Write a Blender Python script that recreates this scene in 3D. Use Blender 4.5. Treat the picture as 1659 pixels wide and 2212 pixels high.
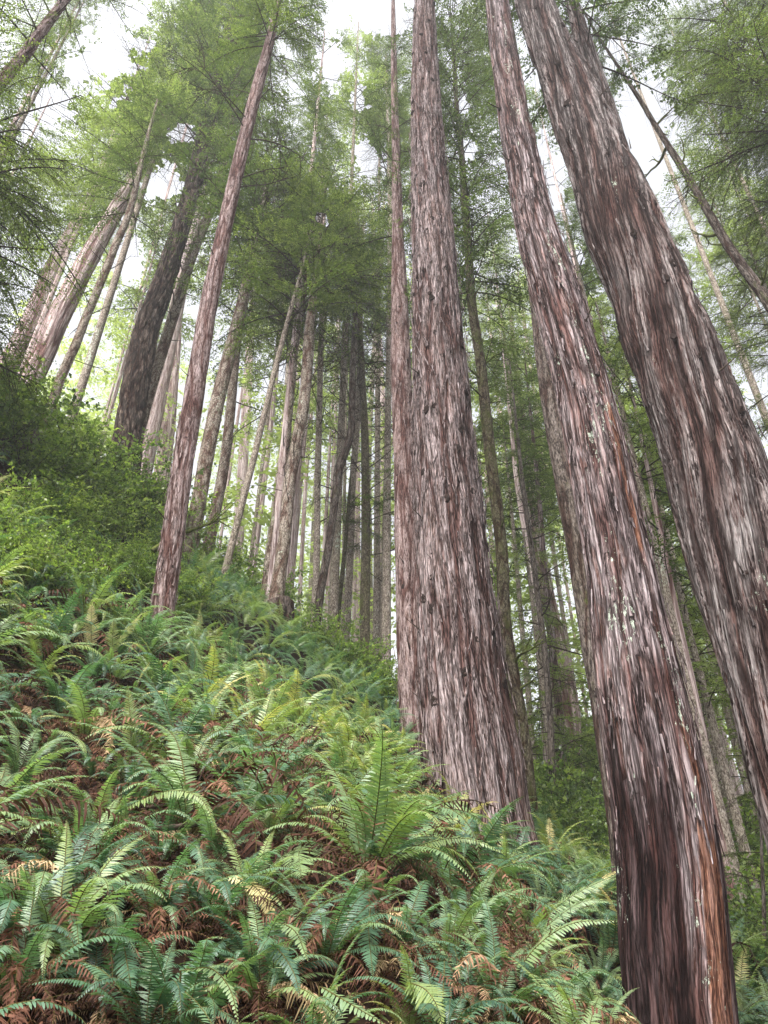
import bpy, math, random
import numpy as np
from mathutils import Vector, Matrix
random.seed(7)
rng = np.random.default_rng(11)
for o in list(bpy.data.objects):
    bpy.data.objects.remove(o)
SC = bpy.context.scene
COL = SC.collection

# ------------------------------------------------------------------ camera, sky, sun, exposure
PITCH = math.radians(35.3)
EYE = np.array([0.0, 0.0, 1.6])
cam_data = bpy.data.cameras.new("camera")
cam_data.sensor_fit = 'VERTICAL'
cam_data.sensor_height = 24.0
cam_data.lens = 12.0 * 1661.0 / 1106.0
cam_data.clip_start = 0.05
cam_data.clip_end = 2000
cam = bpy.data.objects.new("camera", cam_data)
cam.location = EYE.tolist()
cam.rotation_euler = (math.radians(90) + PITCH, 0, 0)
COL.objects.link(cam)
SC.camera = cam

SUN_EL, SUN_AZ = math.radians(52), math.radians(208)
world = bpy.data.worlds.new("World")
SC.world = world
world.use_nodes = True
wn, wl = world.node_tree.nodes, world.node_tree.links
wn.clear()
sky = wn.new('ShaderNodeTexSky')
sky.sky_type = 'NISHITA'
sky.sun_disc = False
sky.sun_elevation = SUN_EL
sky.sun_rotation = SUN_AZ
sky.dust_density = 6.0
sky.air_density = 1.0
hs = wn.new('ShaderNodeHueSaturation')          # an overcast sky is nearly white
hs.inputs['Saturation'].default_value = 0.16
bg = wn.new('ShaderNodeBackground')
bg.inputs['Strength'].default_value = 0.15
wo = wn.new('ShaderNodeOutputWorld')
wl.new(sky.outputs[0], hs.inputs['Color'])
wl.new(hs.outputs[0], bg.inputs['Color'])
wl.new(bg.outputs[0], wo.inputs[0])

sun_data = bpy.data.lights.new("sun", 'SUN')
sun_data.energy = 1.5
sun_data.angle = math.radians(25)
sun_data.color = (1.0, 0.97, 0.93)
sun = bpy.data.objects.new("sun", sun_data)
sd = Vector((math.sin(SUN_AZ) * math.cos(SUN_EL), math.cos(SUN_AZ) * math.cos(SUN_EL), math.sin(SUN_EL)))
sun.rotation_euler = (sd).to_track_quat('Z', 'Y').to_euler()
sun.location = (0, 0, 60)
COL.objects.link(sun)

SC.view_settings.view_transform = 'Standard'
SC.view_settings.look = 'None'
SC.view_settings.gamma = 1.0
SC.view_settings.exposure = 1.68
SC.render.engine = 'CYCLES'
cy = SC.cycles
cy.max_bounces = 6
cy.diffuse_bounces = 4
cy.glossy_bounces = 2
cy.transmission_bounces = 4
cy.volume_bounces = 1
cy.use_denoising = True
cy.sample_clamp_indirect = 6.0
cy.caustics_reflective = False
cy.caustics_refractive = False

# ------------------------------------------------------------------ small helpers
FWD = np.array([0, math.cos(PITCH), math.sin(PITCH)])
UPV = np.array([0, -math.sin(PITCH), math.cos(PITCH)])
FOC = 1661.0


def at(px, py, D):
    """photo pixel (1659 x 2212 frame) and ground distance -> point in the wood"""
    d = FWD * FOC + np.array([1.0, 0, 0]) * (px - 829.5) + UPV * (1106.0 - py)
    return EYE + d * (D / d[1])


def depth(p):
    return float(np.dot(np.asarray(p) - EYE, FWD))


def proj(p):
    q = np.asarray(p) - EYE
    z = q @ FWD
    z = np.where(z > 0.05, z, 0.05)
    return 829.5 + q[..., 0] / z * FOC, 1106.0 - (q @ UPV) / z * FOC


def tag(o, label=None, cat=None, group=None, kind=None):
    if label: o['label'] = label
    if cat: o['category'] = cat
    if group: o['group'] = group
    if kind: o['kind'] = kind
    return o


def link(name, me, parent=None, loc=None):
    o = bpy.data.objects.new(name, me)
    COL.objects.link(o)
    if parent is not None:
        o.parent = parent
    if loc is not None:
        o.location = loc
    return o


def make_mesh(name, verts, faces, mats, midx=None, attrs=None, smooth=True):
    """verts (N,3), faces (M,4) quads; attrs = {name: (N,) or (N,3)}"""
    me = bpy.data.meshes.new(name)
    verts = np.ascontiguousarray(verts, dtype=np.float32)
    faces = np.ascontiguousarray(faces, dtype=np.int32)
    n, m = len(verts), len(faces)
    k = faces.shape[1]
    me.vertices.add(n)
    me.vertices.foreach_set("co", verts.ravel())
    me.loops.add(m * k)
    me.loops.foreach_set("vertex_index", faces.ravel())
    me.polygons.add(m)
    me.polygons.foreach_set("loop_start", np.arange(0, m * k, k, dtype=np.int32))
    me.polygons.foreach_set("loop_total", np.full(m, k, dtype=np.int32))
    if smooth:
        me.polygons.foreach_set("use_smooth", np.ones(m, dtype=bool))
    if midx is not None:
        me.polygons.foreach_set("material_index", np.ascontiguousarray(midx, dtype=np.int32))
    for mt in mats:
        me.materials.append(mt)
    for an, av in (attrs or {}).items():
        av = np.ascontiguousarray(av, dtype=np.float32)
        if av.ndim == 1:
            a = me.attributes.new(an, 'FLOAT', 'POINT')
            a.data.foreach_set("value", av)
        else:
            a = me.attributes.new(an, 'FLOAT_VECTOR', 'POINT')
            a.data.foreach_set("vector", av.ravel())
    me.update()
    return me


# gradient noise in numpy
_P = np.random.default_rng(3).permutation(256)
_P = np.concatenate([_P, _P, _P])
_G = np.random.default_rng(4).normal(size=(256, 3))
_G /= np.linalg.norm(_G, axis=1)[:, None]


def noise3(x, y, z):
    xi, yi, zi = np.floor(x).astype(int), np.floor(y).astype(int), np.floor(z).astype(int)
    xf, yf, zf = x - xi, y - yi, z - zi
    xi, yi, zi = xi & 255, yi & 255, zi & 255
    u, v, w = [t * t * t * (t * (t * 6 - 15) + 10) for t in (xf, yf, zf)]
    out = 0
    for dx in (0, 1):
        for dy in (0, 1):
            for dz in (0, 1):
                h = _P[_P[_P[(xi + dx) & 255] + ((yi + dy) & 255)] + ((zi + dz) & 255)]
                g = _G[h]
                d = g[..., 0] * (xf - dx) + g[..., 1] * (yf - dy) + g[..., 2] * (zf - dz)
                out = out + d * (u if dx else 1 - u) * (v if dy else 1 - v) * (w if dz else 1 - w)
    return out * 1.6


def norm(v):
    return v / (np.linalg.norm(v, axis=-1, keepdims=True) + 1e-9)


# ------------------------------------------------------------------ materials
def mat_new(name):
    m = bpy.data.materials.new(name)
    m.use_nodes = True
    nt = m.node_tree
    nt.nodes.clear()
    return m, nt.nodes, nt.links


def ramp(n, stops, interp='LINEAR'):
    r = n.new('ShaderNodeValToRGB')
    r.color_ramp.interpolation = interp
    el = r.color_ramp.elements
    while len(el) > 1:
        el.remove(el[-1])
    el[0].position, el[0].color = stops[0][0], (*stops[0][1], 1)
    for p, c in stops[1:]:
        e = el.new(p)
        e.color = (*c, 1)
    return r


def g3(v):
    return (v, v, v)


def bark(name, light, mid, groove, accent, s=1.0, stretch=0.1, plate=12.0, pstretch=0.12,
         lichen=0.0, moss=0.0, bump=0.6, dist=0.03, rough=0.85, accent_amt=0.5, wet=None,
         crack=9.0, cstretch=0.055, plw=0.15, cw=0.05, ff=30):
    m, n, l = mat_new(name)
    out = n.new('ShaderNodeOutputMaterial')
    b = n.new('ShaderNodeBsdfPrincipled')
    l.new(b.outputs[0], out.inputs[0])
    b.inputs['Roughness'].default_value = rough
    b.inputs['Specular IOR Level'].default_value = 0.07
    at_ = n.new('ShaderNodeAttribute'); at_.attribute_name = 'bk'
    oi = n.new('ShaderNodeObjectInfo')
    off = n.new('ShaderNodeVectorMath'); off.operation = 'ADD'
    sc_ = n.new('ShaderNodeMath'); sc_.operation = 'MULTIPLY'; sc_.inputs[1].default_value = 37.0
    l.new(oi.outputs['Random'], sc_.inputs[0])
    l.new(at_.outputs['Vector'], off.inputs[0]); l.new(sc_.outputs[0], off.inputs[1])
    P = off.outputs[0]

    def mapped(vec, sx, sz):
        mp = n.new('ShaderNodeMapping')
        mp.inputs['Scale'].default_value = (sx, sx, sz)
        l.new(vec, mp.inputs['Vector'])
        return mp.outputs[0]

    def noise(vec, scale, detail=4, rgh=0.6, distn=0.0):
        t = n.new('ShaderNodeTexNoise')
        t.inputs['Scale'].default_value = scale
        t.inputs['Detail'].default_value = detail
        t.inputs['Roughness'].default_value = rgh
        t.inputs['Distortion'].default_value = distn
        l.new(vec, t.inputs['Vector'])
        return t

    def mth(op, a, c, clamp=False):
        t = n.new('ShaderNodeMath'); t.operation = op; t.use_clamp = clamp
        for i, x in enumerate((a, c)):
            if isinstance(x, (int, float)): t.inputs[i].default_value = x
            else: l.new(x, t.inputs[i])
        return t.outputs[0]

    def mixc(fac, a, c, mode='MIX'):
        t = n.new('ShaderNodeMix'); t.data_type = 'RGBA'; t.blend_type = mode
        if isinstance(fac, (int, float)): t.inputs[0].default_value = fac
        else: l.new(fac, t.inputs[0])
        for i, x in ((6, a), (7, c)):
            if isinstance(x, tuple): t.inputs[i].default_value = (*x, 1)
            else: l.new(x, t.inputs[i])
        return t.outputs[2]

    # domain warp so plates and fibres wander
    wn_ = noise(mapped(P, 1.6 * s, 0.9 * s), 1.0, 3)
    wsub = n.new('ShaderNodeVectorMath'); wsub.operation = 'SUBTRACT'; wsub.inputs[1].default_value = (0.5, 0.5, 0.5)
    l.new(wn_.outputs['Color'], wsub.inputs[0])
    wsc = n.new('ShaderNodeVectorMath'); wsc.operation = 'SCALE'; wsc.inputs['Scale'].default_value = 0.08 / s
    l.new(wsub.outputs[0], wsc.inputs[0])
    wadd = n.new('ShaderNodeVectorMath'); wadd.operation = 'ADD'
    l.new(P, wadd.inputs[0]); l.new(wsc.outputs[0], wadd.inputs[1])
    W = wadd.outputs[0]

    fib = noise(mapped(W, ff * s, ff * s * stretch), 1.0, 4, 0.62, 0.1)
    fine = noise(mapped(W, 90 * s, 90 * s * 0.12), 1.0, 3, 0.6)
    big = noise(mapped(P, 1.1, 0.35), 1.0, 4, 0.6)
    vor = n.new('ShaderNodeTexVoronoi'); vor.feature = 'DISTANCE_TO_EDGE'
    vor.inputs['Scale'].default_value = 1.0
    pv = mapped(W, plate * s, plate * s * pstretch)
    l.new(pv, vor.inputs['Vector'])
    cell = n.new('ShaderNodeTexVoronoi'); cell.feature = 'F1'
    cell.inputs['Scale'].default_value = 1.0
    l.new(pv, cell.inputs['Vector'])
    sepc = n.new('ShaderNodeSeparateColor'); l.new(cell.outputs['Color'], sepc.inputs[0])
    edge = n.new('ShaderNodeMapRange'); edge.interpolation_type = 'SMOOTHSTEP'
    edge.inputs['From Min'].default_value = 0.0; edge.inputs['From Max'].default_value = 0.13
    l.new(vor.outputs['Distance'], edge.inputs['Value'])
    def crackf(fr_, st_, wd):
        cn = noise(mapped(W, fr_ * s, fr_ * s * st_), 1.0, 3, 0.55, 0.15)
        ab = n.new('ShaderNodeMath'); ab.operation = 'ABSOLUTE'
        l.new(mth('SUBTRACT', cn.outputs['Fac'], 0.5), ab.inputs[0])
        er = n.new('ShaderNodeMapRange'); er.interpolation_type = 'SMOOTHSTEP'
        er.inputs['From Min'].default_value = 0.0; er.inputs['From Max'].default_value = wd
        l.new(ab.outputs[0], er.inputs['Value'])
        return er.outputs[0]
    cr = mth('MULTIPLY', crackf(crack, cstretch, cw), mth('ADD', mth('MULTIPLY', crackf(crack * 2.3, cstretch * 1.4, cw * 1.1), 0.55), 0.45))
    pl_ = mth('ADD', mth('MULTIPLY', edge.outputs[0], plw), 1.0 - plw)
    class _E: pass
    edge = _E(); edge.outputs = [mth('MULTIPLY', cr, pl_)]
    # height
    h1 = mth('MULTIPLY', edge.outputs[0], 0.45)
    h2 = mth('MULTIPLY', sepc.outputs[0], 0.8 * plw)
    h3 = mth('MULTIPLY', fib.outputs['Fac'], 0.9)
    h4 = mth('MULTIPLY', fine.outputs['Fac'], 0.25)
    H = mth('ADD', mth('ADD', h1, h2), mth('ADD', h3, h4))
    cav = n.new('ShaderNodeAttribute'); cav.attribute_name = 'cav'
    # colour
    fr = ramp(n, [(0.36, groove), (0.47, mid), (0.62, light)])
    fsum = mth('ADD', fib.outputs['Fac'], mth('MULTIPLY', mth('SUBTRACT', fine.outputs['Fac'], 0.5), 0.55))
    fsum = mth('ADD', fsum, mth('MULTIPLY', mth('SUBTRACT', sepc.outputs[1], 0.5), 0.28 * plw + 0.03))
    l.new(fsum, fr.inputs[0])
    c = fr.outputs[0]
    bigm = n.new('ShaderNodeMapRange'); bigm.inputs['From Min'].default_value = 0.48; bigm.inputs['From Max'].default_value = 0.68
    l.new(big.outputs['Fac'], bigm.inputs['Value'])
    cellm = n.new('ShaderNodeMapRange'); cellm.inputs['From Min'].default_value = 0.55; cellm.inputs['From Max'].default_value = 0.8
    l.new(sepc.outputs[2], cellm.inputs['Value'])
    am = mth('MULTIPLY', mth('ADD', mth('MULTIPLY', bigm.outputs[0], 0.7), mth('MULTIPLY', cellm.outputs[0], 0.9 * plw + 0.1), True), accent_amt)
    c = mixc(am, c, accent)
    em = mth('SUBTRACT', 1.0, edge.outputs[0])
    c = mixc(mth('MULTIPLY', em, 0.9), c, groove)
    c = mixc(mth('MULTIPLY', cav.outputs['Fac'], 0.95, True), c, (0.36, 0.235, 0.21), 'MULTIPLY')   # redder inner bark in the furrows, with their shade darkened into the colour
    if wet is not None:
        # a dark water stain with its own ragged outline, and a rust-orange stripped strip
        wa = n.new('ShaderNodeAttribute'); wa.attribute_name = 'wet'
        oa = n.new('ShaderNodeAttribute'); oa.attribute_name = 'strip'
        st = noise(mapped(W, 7, 0.35), 1.0, 5, 0.7)
        sm = mth('ADD', wa.outputs['Fac'], mth('MULTIPLY', mth('SUBTRACT', st.outputs['Fac'], 0.5), 1.6))
        mr = n.new('ShaderNodeMapRange'); mr.inputs['From Min'].default_value = 0.30; mr.inputs['From Max'].default_value = 0.85
        l.new(sm, mr.inputs['Value'])
        c = mixc(mth('MULTIPLY', mr.outputs[0], 0.92), c, wet, 'MULTIPLY')
        so = mth('ADD', oa.outputs['Fac'], mth('MULTIPLY', mth('SUBTRACT', st.outputs['Fac'], 0.5), 1.5))
        mo = n.new('ShaderNodeMapRange'); mo.inputs['From Min'].default_value = 0.45; mo.inputs['From Max'].default_value = 0.6
        l.new(so, mo.inputs['Value'])
        orr = ramp(n, [(0.35, (0.03, 0.010, 0.006)), (0.5, (0.13, 0.052, 0.030)), (0.64, (0.30, 0.14, 0.085))])
        l.new(fsum, orr.inputs[0])
        c = mixc(mth('MULTIPLY', mo.outputs[0], 0.85), c, orr.outputs[0])
    if lichen > 0:
        ln = noise(mapped(P, 20, 8), 1.0, 5, 0.8)
        lb = noise(mapped(P, 2.0, 0.5), 1.0, 2)
        v = mth('ADD', ln.outputs['Fac'], mth('MULTIPLY', mth('SUBTRACT', lb.outputs['Fac'], 0.5), 0.9))
        mr = n.new('ShaderNodeMapRange')
        mr.inputs['From Min'].default_value = 0.82 - 0.25 * lichen; mr.inputs['From Max'].default_value = 0.86 - 0.25 * lichen
        l.new(v, mr.inputs['Value'])
        c = mixc(mth('MULTIPLY', mr.outputs[0], 0.85), c, (0.50, 0.57, 0.46))
    if moss > 0:
        ln = noise(mapped(P, 3.5, 1.5), 1.0, 6, 0.7)
        mr = n.new('ShaderNodeMapRange')
        mr.inputs['From Min'].default_value = 0.68 - 0.25 * moss; mr.inputs['From Max'].default_value = 0.8 - 0.2 * moss
        l.new(ln.outputs['Fac'], mr.inputs['Value'])
        c = mixc(mth('MULTIPLY', mr.outputs[0], 0.75), c, (0.085, 0.10, 0.025))
    if isinstance(c, tuple):
        b.inputs['Base Color'].default_value = (*c, 1)
    else:
        l.new(c, b.inputs['Base Color'])
    bp = n.new('ShaderNodeBump')
    bp.inputs['Strength'].default_value = bump
    bp.inputs['Distance'].default_value = dist
    l.new(H, bp.inputs['Height'])
    l.new(bp.outputs[0], b.inputs['Normal'])
    return m


def leaf_mat(name, stops, trans=0.4, rough=0.5, spec=0.3, attr='tint', tboost=1.6):
    m, n, l = mat_new(name)
    out = n.new('ShaderNodeOutputMaterial')
    b = n.new('ShaderNodeBsdfPrincipled')
    b.inputs['Roughness'].default_value = rough
    b.inputs['Specular IOR Level'].default_value = spec
    a = n.new('ShaderNodeAttribute'); a.attribute_name = attr
    oi = n.new('ShaderNodeObjectInfo')
    m1 = n.new('ShaderNodeMath'); m1.operation = 'MULTIPLY_ADD'
    m1.inputs[1].default_value = 0.24; m1.inputs[2].default_value = -0.12
    l.new(oi.outputs['Random'], m1.inputs[0])
    ad = n.new('ShaderNodeMath'); ad.operation = 'ADD'
    l.new(a.outputs['Fac'], ad.inputs[0]); l.new(m1.outputs[0], ad.inputs[1])
    r = ramp(n, stops)
    l.new(ad.outputs[0], r.inputs[0])
    l.new(r.outputs[0], b.inputs['Base Color'])
    t = n.new('ShaderNodeBsdfTranslucent')
    tc = n.new('ShaderNodeMix'); tc.data_type = 'RGBA'; tc.blend_type = 'MULTIPLY'
    tc.inputs[0].default_value = 1.0
    tc.inputs[7].default_value = (1.2 * tboost, 1.35 * tboost, 0.6 * tboost, 1)
    l.new(r.outputs[0], tc.inputs[6])
    l.new(tc.outputs[2], t.inputs['Color'])
    mx = n.new('ShaderNodeMixShader'); mx.inputs[0].default_value = trans
    l.new(b.outputs[0], mx.inputs[1]); l.new(t.outputs[0], mx.inputs[2])
    l.new(mx.outputs[0], out.inputs[0])
    return m


def plain_mat(name, c1, c2, scale=8.0, rough=0.9, bump=0.3):
    m, n, l = mat_new(name)
    out = n.new('ShaderNodeOutputMaterial')
    b = n.new('ShaderNodeBsdfPrincipled')
    b.inputs['Roughness'].default_value = rough
    b.inputs['Specular IOR Level'].default_value = 0.06
    tc = n.new('ShaderNodeTexCoord')
    t = n.new('ShaderNodeTexNoise'); t.inputs['Scale'].default_value = scale
    t.inputs['Detail'].default_value = 8; t.inputs['Roughness'].default_value = 0.7
    l.new(tc.outputs['Object'], t.inputs['Vector'])
    r = ramp(n, [(0.35, c1), (0.65, c2)])
    l.new(t.outputs['Fac'], r.inputs[0]); l.new(r.outputs[0], b.inputs['Base Color'])
    bp = n.new('ShaderNodeBump'); bp.inputs['Strength'].default_value = bump
    l.new(t.outputs['Fac'], bp.inputs['Height']); l.new(bp.outputs[0], b.inputs['Normal'])
    l.new(b.outputs[0], out.inputs[0])
    return m


M_RED = bark("redwood_bark", (0.47, 0.395, 0.395), (0.30, 0.228, 0.222), (0.020, 0.012, 0.010), (0.26, 0.13, 0.09),
             stretch=0.07, plate=20, pstretch=0.07, bump=1.0, dist=0.05, plw=0.38, crack=14, cstretch=0.05, cw=0.055, accent_amt=0.4, ff=40)
M_RED2 = bark("weathered_redwood_bark", (0.44, 0.37, 0.375), (0.285, 0.215, 0.215), (0.018, 0.011, 0.010), (0.26, 0.11, 0.07),
              stretch=0.06, plate=13, pstretch=0.09, lichen=0.5, bump=1.0, dist=0.05, accent_amt=0.35,
              wet=(0.20, 0.145, 0.145), plw=0.7, crack=10, cstretch=0.035, cw=0.055, ff=40)
M_RED3 = bark("grey_redwood_bark", (0.45, 0.405, 0.39), (0.27, 0.22, 0.21), (0.014, 0.008, 0.007), (0.15, 0.055, 0.038),
              stretch=0.06, plate=15, pstretch=0.07, lichen=0.15, bump=1.0, dist=0.08, accent_amt=0.5, plw=0.4, crack=8, cstretch=0.035, cw=0.085, ff=36)
M_SLIM = bark("young_redwood_bark", (0.40, 0.32, 0.31), (0.25, 0.18, 0.17), (0.06, 0.033, 0.028), (0.24, 0.13, 0.09),
              s=1.4, stretch=0.10, plate=12, pstretch=0.2, bump=0.9, dist=0.03, accent_amt=0.35, plw=0.3, crack=9, cstretch=0.10, cw=0.035)
M_FIR = bark("fir_bark", (0.27, 0.215, 0.18), (0.135, 0.095, 0.075), (0.016, 0.011, 0.009), (0.15, 0.08, 0.055),
             s=0.8, stretch=0.16, plate=9, pstretch=0.2, bump=1.0, dist=0.08, accent_amt=0.3, plw=0.3, crack=8, cstretch=0.16, cw=0.12)
M_HEM = bark("hemlock_bark", (0.48, 0.42, 0.36), (0.29, 0.235, 0.19), (0.07, 0.05, 0.04), (0.16, 0.15, 0.08),
             s=1.3, stretch=0.35, plate=14, pstretch=0.5, lichen=0.4, moss=0.3, bump=0.7, dist=0.02, plw=0.3, crack=8, cstretch=0.4, cw=0.03)
M_MOSSY = bark("mossy_bark", (0.22, 0.19, 0.13), (0.12, 0.095, 0.062), (0.03, 0.022, 0.016), (0.10, 0.11, 0.035),
               s=1.3, stretch=0.35, plate=14, pstretch=0.5, moss=0.7, bump=0.8, dist=0.03, plw=0.3, crack=8, cstretch=0.4, cw=0.04)
M_DARK = bark("dark_bark", (0.22, 0.185, 0.165), (0.12, 0.095, 0.08), (0.02, 0.015, 0.013), (0.09, 0.07, 0.045),
              s=1.3, stretch=0.2, plate=12, pstretch=0.3, moss=0.35, bump=0.7, dist=0.02, plw=0.3, crack=8, cstretch=0.2, cw=0.04)
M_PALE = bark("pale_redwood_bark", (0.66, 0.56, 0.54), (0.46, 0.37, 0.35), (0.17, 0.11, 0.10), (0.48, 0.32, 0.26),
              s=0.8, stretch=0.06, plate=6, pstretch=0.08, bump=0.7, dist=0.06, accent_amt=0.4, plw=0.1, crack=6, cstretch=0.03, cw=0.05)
M_TWIG = plain_mat("twig_wood", (0.03, 0.022, 0.018), (0.07, 0.052, 0.04), 30)
M_MOSSTWIG = plain_mat("mossy_twig", (0.035, 0.035, 0.014), (0.13, 0.15, 0.04), 14)
M_HOLE = plain_mat("knot_scar", (0.010, 0.007, 0.006), (0.045, 0.030, 0.026), 9)

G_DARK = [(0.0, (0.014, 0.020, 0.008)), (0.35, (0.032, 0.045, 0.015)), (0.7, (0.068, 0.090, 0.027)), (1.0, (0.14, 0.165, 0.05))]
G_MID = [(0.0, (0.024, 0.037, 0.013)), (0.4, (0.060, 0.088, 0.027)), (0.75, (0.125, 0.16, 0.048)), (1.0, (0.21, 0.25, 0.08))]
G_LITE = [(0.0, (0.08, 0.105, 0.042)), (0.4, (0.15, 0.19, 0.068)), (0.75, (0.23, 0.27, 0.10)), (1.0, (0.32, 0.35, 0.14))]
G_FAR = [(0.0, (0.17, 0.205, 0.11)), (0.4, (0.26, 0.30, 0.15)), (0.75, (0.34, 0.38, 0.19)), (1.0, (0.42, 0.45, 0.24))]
M_LDARK = leaf_mat("dark_needles", G_DARK, 0.40, tboost=1.25)
M_LMID = leaf_mat("green_needles", G_MID, 0.42, tboost=1.25)
M_LLITE = leaf_mat("light_needles", G_LITE, 0.5, tboost=1.25)
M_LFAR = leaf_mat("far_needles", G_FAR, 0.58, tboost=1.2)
M_FERN = leaf_mat("fern_blade", [(0.0, (0.026, 0.066, 0.040)), (0.3, (0.076, 0.150, 0.085)), (0.6, (0.18, 0.25, 0.11)),
                                 (0.8, (0.20, 0.245, 0.07)), (1.0, (0.45, 0.37, 0.17))], 0.3, rough=0.44, spec=0.55)  # mint and yellow-green stops hold sky sheen and backlight in the colour
M_DEADF = leaf_mat("dead_fern_blade", [(0.0, (0.022, 0.010, 0.006)), (0.35, (0.060, 0.027, 0.018)), (0.7, (0.17, 0.078, 0.050)),
                                       (1.0, (0.48, 0.34, 0.20))], 0.15, rough=0.7, spec=0.12, tboost=1.0)
M_SHRUB = leaf_mat("shrub_leaf", [(0.0, (0.030, 0.052, 0.018)), (0.35, (0.085, 0.13, 0.040)), (0.7, (0.18, 0.235, 0.065)),
                                  (1.0, (0.26, 0.31, 0.09))], 0.48, rough=0.35, spec=0.5)
M_RACHIS = plain_mat("fern_stalk", (0.05, 0.04, 0.015), (0.12, 0.11, 0.035), 20)

# ------------------------------------------------------------------ the ground
CTRL = []
for px, py, D in [(0, 2212, 3.5), (400, 2212, 3.4), (830, 2230, 3.8), (1300, 2300, 5.6), (1340, 2290, 7.6), (1659, 2215, 11),
                  (0, 1990, 4.5), (400, 1990, 4.4), (830, 2010, 5.0), (1180, 2130, 6.8),
                  (0, 1760, 5.8), (400, 1770, 6.3), (830, 1810, 7.9), (1100, 1880, 11.0),
                  (0, 1440, 8.0), (345, 1400, 12.0), (640, 1400, 16.5), (860, 1620, 15.0), (980, 1760, 13.2),
                  (500, 1290, 19), (300, 1110, 18), (0, 990, 13.5), (0, 1150, 10.5), (200, 1210, 13.5),
                  (1150, 1840, 14), (1230, 1800, 24), (1210, 1680, 38), (1600, 1900, 25), (1640, 2110, 14), (1320, 2040, 11)]:
    p = at(px, py, D)
    CTRL.append(p)
for w in [(0, 0, 0), (1.2, 0.5, 0), (3, 1, -.1), (8, 0, -.4), (0, -6, -.3), (-1.2, 0.6, .5), (-4, 0.5, 2.6), (-9, 1, 6.0), (2.6, 4, .5), (6, 6, .7), (2.9, 9, .8), (2.6, 7.5, .9), (4.2, 9, 1.0), (5.2, 9, 1.2),
          (9, 9, 1.5), (18, 15, 2.5), (30, 10, 2), (-16, 8, 13), (-3, 32, 13.5), (-16, 30, 21), (-28, 25, 26), (0, 48, 16), (12, 48, 15), (32, 45, 13),
          (-30, 60, 29), (0, 85, 22), (40, 85, 21), (-50, 0, 22), (-50, -30, 15), (40, -30, -2), (0, -40, -2)]:
    CTRL.append(np.array(w, dtype=float))
CTRL = np.array(CTRL)


def tps_fit(pts, lam=0.25):
    n = len(pts)
    d = np.linalg.norm(pts[:, None, :2] - pts[None, :, :2], axis=2)
    K = np.where(d > 0, d * d * np.log(d + 1e-9), 0) + lam * np.eye(n)
    Pm = np.hstack([np.ones((n, 1)), pts[:, :2]])
    A = np.zeros((n + 3, n + 3))
    A[:n, :n] = K; A[:n, n:] = Pm; A[n:, :n] = Pm.T
    return np.linalg.solve(A, np.concatenate([pts[:, 2], np.zeros(3)]))


TPS = tps_fit(CTRL)


def ground(x, y):
    x = np.asarray(x, dtype=float); y = np.asarray(y, dtype=float)
    xc, yc = np.clip(x, -50, 42), np.clip(y, -38, 88)
    d = np.sqrt((xc[..., None] - CTRL[:, 0]) ** 2 + (yc[..., None] - CTRL[:, 1]) ** 2)
    k = np.where(d > 0, d * d * np.log(d + 1e-9), 0)
    n = len(CTRL)
    z = k @ TPS[:n] + TPS[n] + TPS[n + 1] * xc + TPS[n + 2] * yc
    z = z + 0.25 * noise3(x * .35, y * .35, x * 0 + 3.3) + 0.08 * noise3(x * 1.3, y * 1.3, x * 0 + 1.3) * np.clip(np.hypot(x, y) / 3, 0, 1)
    return z


def gnormal(x, y, e=0.4):
    zx = (ground(x + e, y) - ground(x - e, y)) / (2 * e)
    zy = (ground(x, y + e) - ground(x, y - e)) / (2 * e)
    return norm(np.stack([-zx, -zy, np.ones_like(zx)], -1))


def axis_steps(a, b, fine, far):
    core = np.arange(a, b, fine)
    out = [b]
    st = fine
    while out[-1] < far: st *= 1.25; out.append(out[-1] + st)
    lo = [a]; st = fine
    while lo[-1] > -far: st *= 1.25; lo.append(lo[-1] - st)
    return np.concatenate([np.array(lo[::-1][:-1]), core, np.array(out)])


gx = axis_steps(-20, 16, 0.16, 600)
gy = axis_steps(-3, 34, 0.16, 600)
GX, GY = np.meshgrid(gx, gy)
GZ = ground(GX, GY)
nx, ny = len(gx), len(gy)
ii = np.arange(ny - 1)[:, None] * nx + np.arange(nx - 1)[None, :]
F = np.stack([ii, ii + 1, ii + nx + 1, ii + nx], -1).reshape(-1, 4)
M_GND = plain_mat("forest_litter", (0.005, 0.003, 0.002), (0.026, 0.015, 0.010), 14.0, 0.95, 0.8)  # brown litter, darkened to stand in for shade under the ferns
g_me = make_mesh("ground", np.stack([GX, GY, GZ], -1).reshape(-1, 3), F, [M_GND])
tag(link("ground", g_me), kind='structure')


# ------------------------------------------------------------------ tubes (trunks, branches)
def resample(path, rad, ds_fn):
    path = np.asarray(path, float); rad = np.asarray(rad, float)
    seg = np.linalg.norm(np.diff(path, axis=0), axis=1)
    t = np.concatenate([[0], np.cumsum(seg)])
    # smooth path with Catmull-like dense interpolation
    tt = [0.0]
    while tt[-1] < t[-1]:
        tt.append(tt[-1] + ds_fn(tt[-1]))
    tt[-1] = t[-1]
    tt = np.array(tt)
    m = _pchip_tangent(t, path)
    P = _hermite(t, path, m, tt)
    R = _hermite(t, rad[:, None], _pchip_tangent(t, rad[:, None]), tt)[:, 0]
    return P, R, tt


def _pchip_tangent(t, p):
    d = np.diff(p, axis=0) / np.diff(t)[:, None]
    m = np.empty_like(p)
    m[0], m[-1] = d[0], d[-1]
    h = np.diff(t)[:, None]
    m[1:-1] = (d[:-1] * h[1:] + d[1:] * h[:-1]) / (h[1:] + h[:-1])
    return m


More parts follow.
